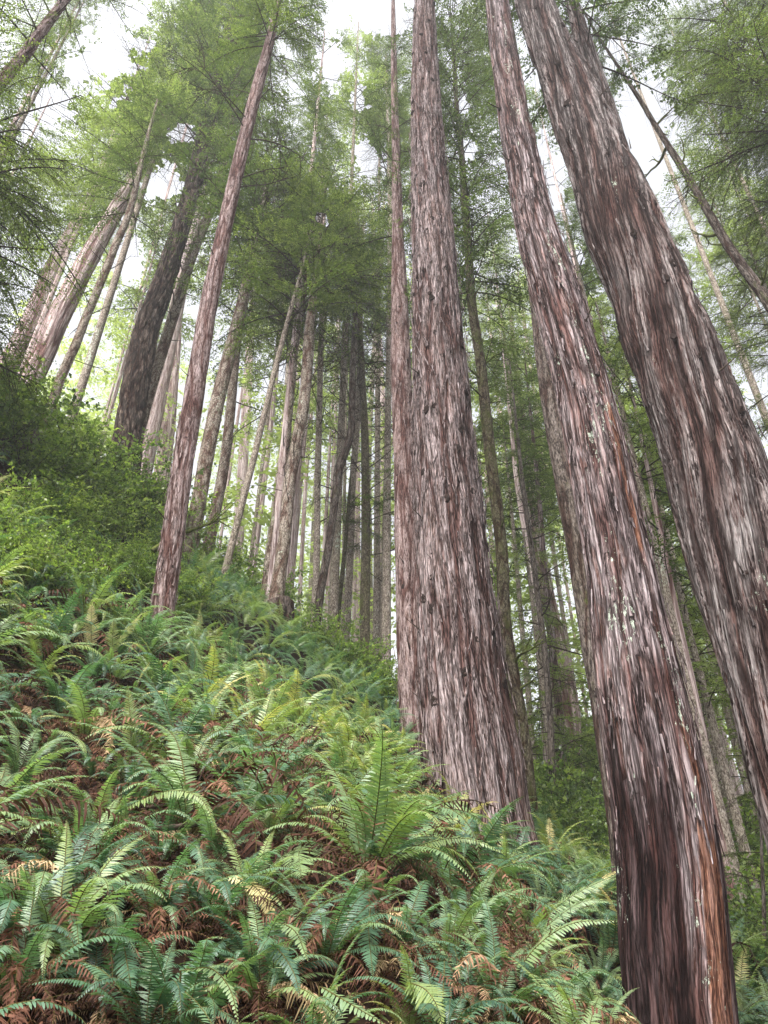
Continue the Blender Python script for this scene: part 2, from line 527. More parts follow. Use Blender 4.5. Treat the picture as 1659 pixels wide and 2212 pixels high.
def _hermite(t, p, m, q):
    i = np.clip(np.searchsorted(t, q, side='right') - 1, 0, len(t) - 2)
    h = (t[i + 1] - t[i])
    s = ((q - t[i]) / h)[:, None]
    h = h[:, None]
    return ((2 * s ** 3 - 3 * s ** 2 + 1) * p[i] + (s ** 3 - 2 * s ** 2 + s) * h * m[i] +
            (-2 * s ** 3 + 3 * s ** 2) * p[i + 1] + (s ** 3 - s ** 2) * h * m[i + 1])


def tube(P, R, ns, disp=None, twist=0.0, tt=None, wobble=True):
    """returns verts, faces, bk attr, cav attr"""
    n = len(P)
    T = norm(np.gradient(P, axis=0))
    ref = np.array([0.0, -1.0, 0.0]) if abs(T[:, 1]).mean() < 0.8 else np.array([1.0, 0, 0])
    U = norm(np.cross(np.cross(T, ref), T))
    V = np.cross(T, U)
    th = np.linspace(0, 2 * math.pi, ns, endpoint=False)
    if tt is None:
        tt = np.concatenate([[0], np.cumsum(np.linalg.norm(np.diff(P, axis=0), axis=1))])
    Rm = R.mean() * 0.5 + R[:, None] * 0.5
    TH = th[None, :] + twist * tt[:, None]
    bx, by = Rm * np.cos(TH), Rm * np.sin(TH)
    bz = np.repeat(tt[:, None], ns, 1)
    bk = np.stack([bx, by, bz], -1)
    rr = np.repeat(R[:, None], ns, 1)
    cav = np.zeros((n, ns))
    if disp is not None:
        dd, cav = disp(bk, TH, bz, rr)
        rr = rr + dd
    V3 = P[:, None, :] + rr[..., None] * (np.cos(th)[None, :, None] * U[:, None, :] + np.sin(th)[None, :, None] * V[:, None, :])
    a = np.arange(n - 1)[:, None] * ns
    j = np.arange(ns)[None, :]
    k = (j + 1) % ns
    F = np.stack([a + j, a + k, a + ns + k, a + ns + j], -1).reshape(-1, 4)
    return V3.reshape(-1, 3), F, bk.reshape(-1, 3), cav.ravel(), th, tt


def furrows(amp, freq, zf, amp2=0.4, lobes=0, lobe_amp=0.0, lobe_h=3.0, seed=0.0, sharp=1.0, braid=0.0):
    def f(bk, TH, bz, rr):
        x, y, z = bk[..., 0], bk[..., 1], bk[..., 2]
        wob = 0.05 * noise3(x * 1.5 + seed, y * 1.5, z * .4)
        n1 = noise3((x + wob) * freq + seed, (y - wob) * freq, z * zf)
        n2 = noise3((x + wob) * freq * 2.1, (y - wob) * freq * 2.1 + seed, z * zf * 2.6)
        n3 = noise3(x * freq * 4.6, y * freq * 4.6, z * zf * 7 + seed)
        r1 = 1 - np.abs(n1) * 2.6            # ridge = 1 at the zero crossing -> furrow there
        gro = np.clip(r1, 0, 1) ** (1.5 * sharp)
        d = amp * (-gro * 1.0 + 0.5 * n2 + amp2 * n3 * 0.6 - 0.15)
        big = 0.05 * rr * noise3(x * .8 + seed, y * .8, z * .25)
        if lobes:
            ph = seed
            low = np.exp(-bz / lobe_h)
            d = d + lobe_amp * rr * low * (np.cos(TH * lobes + ph) * .6 + np.cos(TH * (lobes + 2) + 2 * ph) * .4)
        d = d + big
        # small hanging flakes: asymmetric saw steps along the trunk
        fl = noise3(x * freq * 2.3 + 9, y * freq * 2.3, z * zf * 4)
        saw = (z * 1.7 + fl * 3.0) % 1.0
        d = d + amp * 0.35 * (saw - .5) * (0.6 + fl)
        return d, np.clip(gro * 1.7 - 0.3, 0, 1)
    return f


# dead branch shapes, shared
def branch_mesh(name, L, seed, mat, r0=0.03, forks=2, up=0.2, wig=0.08):
    r = np.random.default_rng(seed)
    VV, FF, BK, CV = [], [], [], []
    off = 0

    def add(p0, d, L, r0, lev):
        nonlocal off
        k = max(5, int(L / 0.12))
        pts = [np.array(p0, float)]
        dd = np.array(d, float)
        for i in range(k):
            dd = norm(dd + r.normal(size=3) * wig + np.array([0, 0, up * 0.06]))
            pts.append(pts[-1] + dd * L / k)
        pts = np.array(pts)
        rad = r0 * (1 - np.linspace(0, 1, k + 1)) ** 0.8 + 0.0025
        V, F_, bk, cv, _, _ = tube(pts, rad, 6 if lev == 0 else 4)
        VV.append(V); FF.append(F_ + off); BK.append(bk); CV.append(cv)
        off += len(V)
        if lev < 2:
            for _ in range(forks if lev == 0 else max(1, forks // 2)):
                i = int(r.uniform(.25, .85) * k)
                side = norm(np.cross(dd, r.normal(size=3)))
                add(pts[i], norm(dd * .9 + side * .8), L * r.uniform(.25, .5), rad[i] * .7, lev + 1)
    add((0, 0, 0), (1, 0, 0), L, r0, 0)
    return make_mesh(name, np.concatenate(VV), np.concatenate(FF), [mat], attrs={'bk': np.concatenate(BK), 'cav': np.concatenate(CV)})


SPIKES = [branch_mesh("dead_branch", L, i, M_TWIG, r0=.022, forks=f, up=u) for i, (L, f, u) in
          enumerate([(0.55, 0, .5), (0.8, 1, .2), (1.2, 2, .3), (1.8, 4, .4)])]
MSPIKES = [branch_mesh("mossy_branch", L, 20 + i, M_MOSSTWIG, r0=.035, forks=f, up=u, wig=.16) for i, (L, f, u) in
           enumerate([(0.5, 1, .8), (0.8, 2, .8), (1.3, 3, .6)])]
LONGS = [branch_mesh("bare_branch", L, 40 + i, M_TWIG, r0=.018, forks=f, up=.5, wig=.05) for i, (L, f) in
         enumerate([(1.6, 3), (2.4, 6), (3.0, 8)])]


def rot_to(d, roll=0.0):
    q = Vector(d.tolist() if hasattr(d, 'tolist') else d).to_track_quat('X', 'Z')
    return (q.to_matrix() @ Matrix.Rotation(roll, 3, 'X')).to_euler()


# ------------------------------------------------------------------ foliage limbs
def limb_variant(seed, broad=0.5, droop=0.35, leaf=0.036, dens=1.0, gap=0.12):
    """leafy limb of unit length along +X: leaves (N,4,3), tint (N,), twig polylines"""
    r = np.random.default_rng(seed)
    L4, T = [], []
    twigs = []
    ts = np.linspace(0, 1, 14)
    a0 = r.uniform(-.05, .25)
    main = np.stack([ts, 0.06 * np.sin(ts * 3 + r.uniform(0, 6)) * ts, a0 * ts - droop * ts ** 2], 1)
    twigs.append((main, 0.011))
    t = gap
    side = 1
    while t < 1.0:
        side = -side
        t += 0.030 / dens * r.uniform(.5, 1.7)
        if t >= 1: break
        p0 = np.array([np.interp(t, ts, main[:, i]) for i in range(3)])
        ang = math.radians(r.uniform(38, 68))
        ln = broad * ((1 - t) ** 0.6 * 0.9 + 0.12) * min(1, (t - gap) * 4 + .35) * r.uniform(.55, 1.15)
        d = np.array([math.cos(ang), side * math.sin(ang), r.uniform(-.25, .12)])
        k = 6
        s = np.linspace(0, 1, k)
        dr = r.uniform(.15, .5)
        curve = p0 + d * (s * ln)[:, None] + np.array([0.12, 0, -dr]) * (s[:, None] ** 2) * ln
        if r.random() < .6: twigs.append((curve, 0.0034))
        nleaf = max(3, int(ln / 0.0125 * dens))
        u = (np.arange(nleaf) + .5) / nleaf
        q = np.stack([np.interp(u, s, curve[:, i]) for i in range(3)], 1)
        q = q + r.normal(size=q.shape) * .006
        sd = np.where(np.arange(nleaf) % 2 == 0, 1, -1)
        ax = norm(curve[-1] - curve[0])
        perp = norm(np.cross(ax, [0, 0, 1.0]))
        la = np.radians(r.uniform(35, 65, nleaf))
        dirs = ax * np.cos(la)[:, None] + perp * (sd * np.sin(la))[:, None] + np.array([0, 0, 1.0]) * r.normal(-.15, .22, nleaf)[:, None]
        dirs = norm(dirs)
        nrm = norm(np.array([0, 0, 1.0]) + r.normal(size=(nleaf, 3)) * .35)
        wv = norm(np.cross(dirs, nrm))
        ll = leaf * r.uniform(.6, 1.3, nleaf) * (1.15 - .5 * u)
        ww = ll * r.uniform(.24, .40, nleaf)
        quad = np.stack([q, q + dirs * (ll * .45)[:, None] + wv * ww[:, None], q + dirs * ll[:, None],
                         q + dirs * (ll * .45)[:, None] - wv * ww[:, None]], 1)
        L4.append(quad)
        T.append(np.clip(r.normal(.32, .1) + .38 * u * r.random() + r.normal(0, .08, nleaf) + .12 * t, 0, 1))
    return np.concatenate(L4), np.concatenate(T), twigs


LIMBS = [limb_variant(100 + i, broad=b, droop=d, leaf=.029, dens=1.2) for i, (b, d) in
         enumerate([(.55, .3), (.45, .45), (.6, .2), (.5, .1), (.4, .6), (.62, .35)])]
COARSE = [limb_variant(200 + i, broad=.6, droop=d, leaf=.046, dens=.8) for i, d in enumerate([.3, .5, .15, .4])]
FINE = [limb_variant(300 + i, broad=b, droop=d, leaf=.028, dens=1.45, gap=.2) for i, (b, d) in
        enumerate([(.5, .3), (.62, .15), (.45, .4), (.55, .25)])]

VFINE = [limb_variant(350 + i, broad=b_, droop=d, leaf=.0145, dens=2.0, gap=.15) for i, (b_, d) in
         enumerate([(.5, .3), (.6, .15), (.45, .4)])]

GAPS = [(235, 110, 70, 85), (112, 225, 42, 55), (60, 275, 30, 25), (355, 395, 42, 45), (398, 290, 32, 22), (275, 560, 42, 50),
        (716, 134, 34, 60), (833, 33, 85, 42), (776, 214, 24, 24), (800, 350, 34, 42), (1392, 250, 62, 90), (1199, 406, 24, 70),
        (1172, 330, 18, 50), (620, 800, 20, 30), (513, 870, 14, 55), (1000, 225, 18, 20), (1012, 322, 16, 26), (1330, 110, 22, 30),
        (300, 30, 30, 30), (170, 150, 45, 35), (695, 470, 14, 18), (1400, 330, 36, 34), (655, 850, 9, 40), (1245, 560, 16, 22)]


def in_gap(P, grow=1.0):
    x, y = proj(P)
    bad = np.zeros(np.shape(x), bool)
    for cx, cy_, rx, ry in GAPS:
        q = np.sqrt(((x - cx) / (rx * grow)) ** 2 + ((y - cy_) / (ry * grow)) ** 2)
        near = q < 1.9
        if np.any(near):
            xx, yy = x[near] if np.ndim(x) else x, y[near] if np.ndim(y) else y
            w = .55 * noise3(xx / 38 + 5, yy / 38, xx * 0 + cx) + .55 * noise3(xx / 14, yy / 14, xx * 0 + cy_) + .35 * noise3(xx / 6, yy / 6, xx * 0 + cy_)
            v = (q[near] if np.ndim(q) else q) + w < .98
            if np.ndim(x): bad[near] |= v
            else: bad |= v
    return bad


def build_foliage(name, places, mats, variants, twig=True, cull=True, tint_shift=0.0, twig_sides=3, cullgrow=1.0, clump=-.16):
    """places: list of (origin, azimuth, pitch, length, roll)"""
    LV, LT, TV, TF = [], [], [], []
    off = 0
    for (o, az, pt, L, ro) in places:
        lv, lt, tw = variants[int(rng.integers(len(variants)))]
        ca, sa, cp, sp, cr, sr = math.cos(az), math.sin(az), math.cos(pt), math.sin(pt), math.cos(ro), math.sin(ro)
        X = np.array([ca * cp, sa * cp, sp])
        Y0 = np.array([-sa, ca, 0])
        Z0 = np.cross(X, Y0)
        Y = Y0 * cr + Z0 * sr
        Z = np.cross(X, Y)
        Mx = np.stack([X, Y, Z], 1) * L
        if rng.random() < .5: Mx = Mx @ np.diag([1, -1, 1])
        v = lv @ Mx.T + o
        t = np.clip(lt + rng.normal(0, .07) + tint_shift, 0, 1)
        if cull:
            c = v.mean(1)
            keep = ~in_gap(c, cullgrow)
            cl = noise3(c[:, 0] * .85 + 3, c[:, 1] * .85, c[:, 2] * 2.1) + .5 * noise3(c[:, 0] * 2.6, c[:, 1] * 2.6 + 7, c[:, 2] * 5)
            keep &= cl + rng.normal(0, .10, len(c)) > clump
            v, t = v[keep], t[keep]
        if len(v):
            LV.append(v.reshape(-1, 3)); LT.append(np.repeat(t, 4))
        if twig and (not cull or not in_gap(o + X * L * .5)):
            for (pl, r0) in tw:
                pp = pl @ Mx.T + o
                rad = np.linspace(r0 * L, r0 * L * .25, len(pp)) * (1 if r0 > .005 else .6)
                V, F_, _, _, _, _ = tube(pp, np.maximum(rad, .002), twig_sides)
                TV.append(V); TF.append(F_ + off); off += len(V)
    LV = np.concatenate(LV); LT = np.concatenate(LT)
    nl = len(LV)
    F1 = np.arange(nl).reshape(-1, 4)
    if TV:
        TVc = np.concatenate(TV); TFc = np.concatenate(TF) + nl
        V = np.concatenate([LV, TVc]); Fc = np.concatenate([F1, TFc])
        midx = np.concatenate([np.zeros(len(F1), int), np.ones(len(TFc), int)])
        T = np.concatenate([LT, np.zeros(len(TVc))])
    else:
        V, Fc, midx, T = LV, F1, np.zeros(len(F1), int), LT
    return make_mesh(name, V, Fc, mats, midx, {'tint': T}, smooth=False)


def trunk_point(P, tt, h):
    return np.array([np.interp(h, tt, P[:, i]) for i in range(3)])


# ------------------------------------------------------------------ tree builder
def tree(name, label, cat, pix, D, mat, sides=20, ds=0.35, disp=None, twist=0.0, group=None, extend=14.0, Dtop=None,
         crown=None, spikes=None, hook=None, taper_end=0.35):
    """pix: (px, py, width) from low to high; the tree stands at ground distance D (leaning to Dtop at its highest point)"""
    Dtop = D if Dtop is None else Dtop
    pts, rad = [], []
    y0, y1 = pix[0][1], pix[-1][1]
    for px, py, w in pix:
        f = (y0 - py) / max(1, (y0 - y1))
        p = at(px, py, D + (Dtop - D) * f)
        pts.append(p)
        rad.append(w * 0.5 * depth(p) / FOC * math.cos(math.atan2(abs(p[0]), p[1])))
    pts, rad = np.array(pts), np.array(rad)
    # down to the ground
    d = norm(pts[0] - pts[1])
    d = norm(d * np.array([.6, .6, 1.0]))
    base = pts[0].copy(); n = 0
    gz = float(ground(base[0], base[1]))
    if base[2] > gz - .2:
        while base[2] > gz - .35 and n < 400:
            base = base + d * .15; n += 1
            gz = float(ground(base[0], base[1]))
        slope_r = rad[0] * (1.0 + min(.35, 0.03 * n))
        pts = np.vstack([base, pts]); rad = np.concatenate([[slope_r], rad])
    # up out of the frame to its top
    d = norm(pts[-1] - pts[-2])
    d = norm(d + np.array([0, 0, .5]))
    top = pts[-1] + d * extend
    pts = np.vstack([pts, top]); rad = np.concatenate([rad, [rad[-1] * taper_end]])
    root_p = pts[0].copy()
    P, R, tt = resample(pts, rad, ds if callable(ds) else (lambda s: ds))
    V, F_, bk, cav, th, tt = tube(P, R, sides, disp, twist, tt)
    extra = hook(P, R, tt, bk, V) if hook else {}
    root = link(name, None, None, root_p.tolist())
    tag(root, label, cat, group)
    at_ = {'bk': bk, 'cav': cav}; at_.update(extra)
    me = make_mesh("trunk", V - root_p, F_, [mat], attrs=at_)
    link("trunk", me, root)
    if crown:
        places = []
        for c in crown:
            ya, yb, cnt, L0, L1 = c['y0'], c['y1'], c['n'], c['L0'], c['L1']
            # heights along the trunk whose picture row lies between ya (low) and yb (high)
            _, py = proj(P)
            idx = np.where((py <= ya) & (py >= yb))[0]
            if len(idx) == 0: continue
            ha, hb = tt[idx[0]], tt[idx[-1]]
            if yb < -60: hb = tt[-1] - .3
            az0 = rng.uniform(0, 6.28)
            for i in range(cnt):
                f = (i + rng.random()) / cnt
                h = ha + (hb - ha) * f
                o = trunk_point(P, tt, h)
                az = az0 + i * 2.4 + rng.normal(0, .3)
                if 'az' in c: az = math.radians(rng.uniform(*c['az']))
                L = (L0 + (L1 - L0) * f) * rng.uniform(.65, 1.2)
                places.append((o - root_p, az, math.radians(rng.uniform(*c.get('pitch', (-15, 25)))), L, rng.normal(0, .15)))
        if places:
            # culling works on world positions
            pl = [(o + root_p, a, b, L, r) for (o, a, b, L, r) in places]
            c = crown[0]
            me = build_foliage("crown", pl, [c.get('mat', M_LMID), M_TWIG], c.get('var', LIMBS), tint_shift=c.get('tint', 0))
            o = link("crown", me, root)
            o.location = (-root_p).tolist()
    if spikes:
        meshes, cnt, ya, yb, smin, smax = spikes[:6]
        pit = spikes[6] if len(spikes) > 6 else (-10, 45)
        _, py = proj(P)
        idx = np.where((py <= ya) & (py >= yb))[0]
        ha, hb = tt[idx[0]], tt[idx[-1]]
        for i in range(cnt):
            h = ha + (hb - ha) * (i + rng.random()) / cnt
            o = trunk_point(P, tt, h)
            r = float(np.interp(h, tt, R))
            az, pt = rng.uniform(0, 2 * math.pi), math.radians(rng.uniform(*pit))
            dv = np.array([math.cos(az) * math.cos(pt), math.sin(az) * math.cos(pt), math.sin(pt)])
            b = link("dead_branch", meshes[int(rng.integers(len(meshes)))], root)
            b.location = (o + dv * r * .85 - root_p).tolist()
            b.rotation_euler = rot_to(dv, rng.uniform(0, 6))
            s = rng.uniform(smin, smax)
            b.scale = (s, s, s)
    return root, P, R, tt


HAZE = True
# ------------------------------------------------------------------ knots and bark strips on the big stems
def knot_mesh(seed):
    r = np.random.default_rng(seed)
    ns, rings = 14, 6
    rr = np.array([0.0, .35, .62, .85, 1.0, 1.12])
    zz = np.array([.10, .22, .50, .42, .18, -.12])
    V = []
    for i in range(rings):
        for j in range(ns):
            a = 2 * math.pi * j / ns
            q = rr[i] * (1 + .55 * noise3(np.array(math.cos(a) * 1.5 + seed), np.array(math.sin(a) * 1.5), np.array(i * .4)))
            V.append([zz[i] * (1 + r.normal(0, .25)), q * math.cos(a) * .8, q * math.sin(a) * 1.15])
    a = np.arange(rings - 1)[:, None] * ns; j = np.arange(ns)[None, :]; k = (j + 1) % ns
    F_ = np.stack([a + j, a + k, a + ns + k, a + ns + j], -1).reshape(-1, 4)
    return make_mesh("knot", np.array(V), F_, [M_HOLE])


KNOTS = [knot_mesh(i) for i in range(4)]


def strip_mesh(seed, L=0.5, w=0.03):
    """a loose curling strip of bark, thick, hanging from its upper end; along +Z, outward = +X"""
    r = np.random.default_rng(seed)
    k = 8
    s = np.linspace(0, 1, k)
    x = .012 + .10 * L * (s ** 2) * r.uniform(.3, 1.2)
    y = .05 * L * np.sin(s * 3 + r.uniform(0, 6))
    ww = w * (1 - .75 * s ** 1.5) * (1 + .2 * np.sin(s * 9 + seed))
    V = []
    for i in range(k):
        for (dx, dy) in ((0, -1), (.006, -1), (.010, 0), (.006, 1), (0, 1), (-.004, 0)):
            V.append([x[i] + dx, y[i] + dy * ww[i], -s[i] * L])
    a = np.arange(k - 1)[:, None] * 6; j = np.arange(6)[None, :]; q = (j + 1) % 6
    F_ = np.stack([a + j, a + q, a + 6 + q, a + 6 + j], -1).reshape(-1, 4)
    V = np.array(V)
    return V, F_


def dress(root, P, R, tt, knots, ya, yb, size=(.03, .06), face=100, strips=0, smat=None, srange=None, tw=0.0, slen=(.25, .7)):
    _, py = proj(P)
    idx = np.where((py <= ya) & (py >= yb))[0]
    ha, hb = tt[idx[0]], tt[idx[-1]]
    for i in range(knots):
        h = ha + (hb - ha) * ((i + rng.random()) / knots) ** 1.25
        o = trunk_point(P, tt, h); r = float(np.interp(h, tt, R))
        az = math.radians(-90 + rng.uniform(-face, face))
        dv = np.array([math.cos(az), math.sin(az), 0])
        b = link("knot", KNOTS[int(rng.integers(4))], root)
        b.location = (o + dv * (r * .97) - np.array(root.location)).tolist()
        b.rotation_euler = rot_to(dv, rng.uniform(-.5, .5))
        s = rng.uniform(*size)
        b.scale = (s * .6, s, s)
        if rng.random() < .35:
            sp = link("dead_branch", SPIKES[0], root)
            sp.location = b.location
            sp.rotation_euler = rot_to(norm(dv + np.array([0, 0, rng.uniform(0, 1.2)])))
            q = rng.uniform(.3, .75); sp.scale = (q, q, q)
    if strips:
        _, py = proj(P)
        ya2, yb2 = srange
        idx = np.where((py <= ya2) & (py >= yb2))[0]
        ha, hb = tt[idx[0]], tt[idx[-1]]
        VV, FF, BK = [], [], []; off = 0
        for i in range(strips):
            h = ha + (hb - ha) * rng.random()
            o = trunk_point(P, tt, h); r = float(np.interp(h, tt, R))
            az = math.radians(-90 + rng.uniform(-95, 95))
            L = rng.uniform(*slen)
            V, F_ = strip_mesh(i, L, rng.uniform(.010, .026))
            lean = rng.normal(tw, .05)
            cl, sl = math.cos(lean), math.sin(lean)
            V = V @ np.array([[1, 0, 0], [0, cl, -sl], [0, sl, cl]]).T
            if rng.random() < .4: V[:, 2] *= -1
            c, s_ = math.cos(az), math.sin(az)
            Rz = np.array([[c, -s_, 0], [s_, c, 0], [0, 0, 1]])
            base = o + Rz @ np.array([r * 1.0, 0, 0])
            h2 = max(0, h - L); o2 = trunk_point(P, tt, h2); r2 = float(np.interp(h2, tt, R))
            sh = ((o2 + Rz @ np.array([r2, 0, 0])) - base) / max(.01, (h - h2))
            W = V @ Rz.T
            W = W + np.outer(-V[:, 2], np.array([sh[0], sh[1], 0]))
            VV.append(W + base - np.array(root.location)); FF.append(F_ + off)
            bkv = V.copy(); bkv[:, 2] += h; bkv[:, 0] += i * .37; BK.append(bkv)
            off += len(V)
        me = make_mesh("loose_bark", np.concatenate(VV), np.concatenate(FF), [smat], attrs={'bk': np.concatenate(BK)})
        tag(link("loose_bark", me, root), label=None, kind='stuff')


def crown(y0, y1, n, L0, L1, mat=None, var=None, tint=0, pitch=(-15, 25), az=None):
    c = dict(y0=y0, y1=y1, n=n, L0=L0, L1=L1, mat=mat or M_LMID, var=var or LIMBS, tint=tint, pitch=pitch)
    if az: c['az'] = az
    return c


def ss(x, a, b):
    t = np.clip((x - a) / (b - a), 0, 1)
    return t * t * (3 - 2 * t)


# --- the great central redwood
fine_ds = lambda s: 0.028 + 0.0022 * s
r_, P_, R_, t_ = tree("redwood_tree", "huge shaggy reddish redwood in the centre, its flared base behind ferns", "tree",
     [(1035, 1800, 236), (1018, 1650, 224), (999, 1477, 197), (992, 1377, 185), (981, 1260, 167), (973, 1143, 154), (963, 1009, 141),
      (954, 858, 128), (948, 741, 116), (942, 636, 106), (934, 502, 91), (927, 385, 80), (922, 268, 71), (918, 134, 58), (916, 0, 46)],
     13.0, M_RED, 240, fine_ds, furrows(.042, 4.4, .30, lobes=5, lobe_amp=.05, lobe_h=2.5, seed=1.3), twist=0.03,
     extend=18, crown=[crown(-120, -900, 14, 3.5, 1.5, M_LDARK)])
dress(r_, P_, R_, t_, 84, 1550, -10, (.045, .095), 85, strips=600, smat=M_RED, srange=(1800, 250), tw=-.12)
# --- its slimmer neighbour close behind on the left
r_, P_, R_, t_ = tree("redwood_tree", "straight slim redwood pressed close against the left side of the huge central trunk", "tree",
     [(902, 1590, 84), (890, 1377, 68), (876, 1042, 50), (865, 741, 42), (863, 636, 36), (859, 485, 26), (856, 350, 20), (852, 200, 15), (850, 60, 11)],
     16.0, M_SLIM, 90, 0.05, furrows(.016, 6, .6, seed=4.1), extend=8, crown=[crown(520, 0, 46, 2.3, 1.2, M_LMID, LIMBS, pitch=(10, 50))])
dress(r_, P_, R_, t_, 34, 1500, 500, (.02, .045), 80, strips=80, smat=M_SLIM, srange=(1590, 700))
# --- the near redwood on the right with the stained foot
def t2hook(P, R, tt, bk, V):
    n = len(P); ns = len(V) // n
    th = np.degrees(np.linspace(0, 2 * math.pi, ns, endpoint=False)); th = np.where(th > 180, th - 360, th) + 16.0
    _, py = proj(P)
    py = np.where(np.arange(n) < np.argmin(np.abs(py - 2212)) - 1, 2300, py)
    wet = ss(py, 1250, 1950)[:, None] * (1 - ss(th, 0, 26))[None, :]
    wet = np.maximum(wet, (ss(py, 1250, 1600)[:, None] * ss(th, 66, 78)[None, :]))
    strip = ss(py, 1620, 1980)[:, None] * (ss(th, 22, 40) * (1 - ss(th, 62, 72)))[None, :]
    s2 = (ss(py, 860, 960) * (1 - ss(py, 1180, 1290)))[:, None] * (ss(th, 30, 38) * (1 - ss(th, 42, 50)))[None, :] * .8
    s3 = (ss(py, 1350, 1500) * (1 - ss(py, 1700, 1800)))[:, None] * (ss(th, 30, 45) * (1 - ss(th, 60, 70)))[None, :] * .45
    return {'wet': wet.ravel(), 'strip': np.maximum(np.maximum(strip, s2), s3).ravel()}


r_, P_, R_, t_ = tree("redwood_tree", "near redwood with lichen flecks, dark stained foot and rust orange stripped bark", "tree",
     [(1471, 2212, 246), (1458, 2056, 240), (1447, 1887, 228), (1428, 1752, 222), (1408, 1633, 215), (1382, 1481, 196), (1366, 1390, 180),
      (1344, 1249, 160), (1317, 1113, 148), (1290, 978, 140), (1255, 826, 122), (1222, 711, 115), (1197, 626, 112), (1177, 559, 105),
      (1152, 467, 90), (1138, 395, 82), (1114, 278, 73), (1098, 174, 68), (1085, 100, 62), (1073, 0, 53)],
     9.0, M_RED2, 230, fine_ds, furrows(.026, 4.6, .30, lobes=4, lobe_amp=.035, lobe_h=8, seed=7.7), hook=t2hook,
     extend=18, crown=[crown(-150, -900, 14, 3.5, 1.5, M_LDARK)])
dress(r_, P_, R_, t_, 14, 1450, 50, (.03, .05), 85, strips=260, smat=M_RED2, srange=(1800, 300), slen=(.15, .45))
# --- the dark stem behind it
r_, P_, R_, t_ = tree("redwood_tree", "dark narrow redwood hidden behind the left edge of the lichen flecked trunk", "tree",
     [(1352, 1800, 80), (1308, 1500, 75), (1260, 1200, 70), (1222, 1000, 66), (1196, 850, 62), (1165, 600, 56), (1140, 400, 46), (1118, 200, 34)],
     12.5, M_DARK, 60, 0.06, furrows(.016, 6, .6, seed=2.1), extend=10, crown=[crown(-60, -700, 14, 2.5, 1.3, M_LDARK)])
dress(r_, P_, R_, t_, 6, 1400, 500, (.02, .04), 80)
# --- the leaning giant at the right edge and its twin stem
r_, P_, R_, t_ = tree("redwood_tree", "massive grey redwood with deep twisting furrows leaning in from the right edge", "tree",
     [(1870, 2100, 330), (1808, 1847, 312), (1745, 1633, 300), (1700, 1481, 290), (1662, 1367, 282), (1617, 1232, 268), (1578, 1113, 256),
      (1540, 995, 242), (1489, 870, 224), (1442, 740, 212), (1409, 643, 194), (1351, 508, 182), (1303, 372, 158), (1266, 285, 138),
      (1232, 200, 122), (1206, 140, 108), (1184, 90, 98), (1152, 0, 86)],
     9.0, M_RED3, 260, fine_ds, furrows(.085, 3.4, .20, lobes=6, lobe_amp=.02, lobe_h=10, seed=11.1, sharp=.6), twist=-0.13,
     extend=18, crown=[crown(-200, -900, 14, 4, 1.5, M_LDARK)])
dress(r_, P_, R_, t_, 22, 1300, 20, (.04, .08), 80, strips=110, smat=M_RED3, srange=(1500, 150), tw=.05, slen=(.15, .4))
tree3 = (r_, P_, R_, t_)
tree("redwood_tree", "slender grey stem rising behind the shoulder of the leaning giant", "tree",
     [(1480, 800, 74), (1430, 690, 72), (1375, 500, 68), (1330, 320, 60), (1290, 190, 54), (1263, 102, 46), (1240, 20, 34)],
     10.6, M_RED3, 80, 0.05, furrows(.018, 5, .5, seed=5.5), extend=9, crown=[crown(140, -500, 50, 3.2, 1.8, M_LMID, FINE)],
     spikes=(SPIKES, 6, 400, 30, .6, 1.0))
for (px, py, dx, dz, s, k) in [(1219, 138, .5, .75, .9, 0), (1280, 270, .55, .6, .8, 1), (1352, 515 - 260, .1, .9, .7, 0), (1373, 690 - 340, 0, 1, .6, 0),
                                (1520, 870, .9, .5, .7, 0), (1395, 560, -.3, .6, .5, 0), (1500, 1020, .6, .5, .4, 0)]:
    rt, P_, R_, t_ = tree3
    _, pyy = proj(P_)
    h = float(t_[np.argmin(np.abs(pyy - py))]); o = trunk_point(P_, t_, h); r = float(np.interp(h, t_, R_))
    cxp, _ = proj(o)
    frac = max(-.9, min(.9, (px - cxp) / (r / depth(o) * FOC)))
    surf = o + np.array([frac * r, -math.sqrt(1 - frac ** 2) * r, 0])
    b = link("dead_branch", SPIKES[k], rt)
    b.location = (surf - np.array(rt.location)).tolist()
    b.rotation_euler = rot_to(norm(np.array([dx, -.35, dz])))
    b.scale = (s, s, s)

# --- the slim redwood leaning on the left slope
r_, P_, R_, t_ = tree("redwood_tree", "slim pinkish redwood rising alone from the ferns of the left slope", "tree",
     [(343, 1385, 56), (355, 1290, 54), (368, 1200, 52), (382, 1100, 50), (396, 1000, 48), (420, 850, 46), (443, 700, 42), (473, 550, 37),
      (505, 400, 32), (528, 300, 30), (553, 200, 27), (580, 100, 23), (602, 0, 17)],
     12.0, M_SLIM, 90, 0.04, furrows(.014, 7, .7, lobes=3, lobe_amp=.05, lobe_h=2, seed=9.2), twist=.05, extend=7,
     crown=[crown(120, -700, 80, 2.4, 1.2, M_LMID, FINE, pitch=(-20, 20))], spikes=(LONGS, 16, 430, 0, .7, 1.3, (-10, 40)))
dress(r_, P_, R_, t_, 12, 1250, 200, (.018, .035), 80, strips=70, smat=M_SLIM, srange=(1380, 900), slen=(.12, .3))

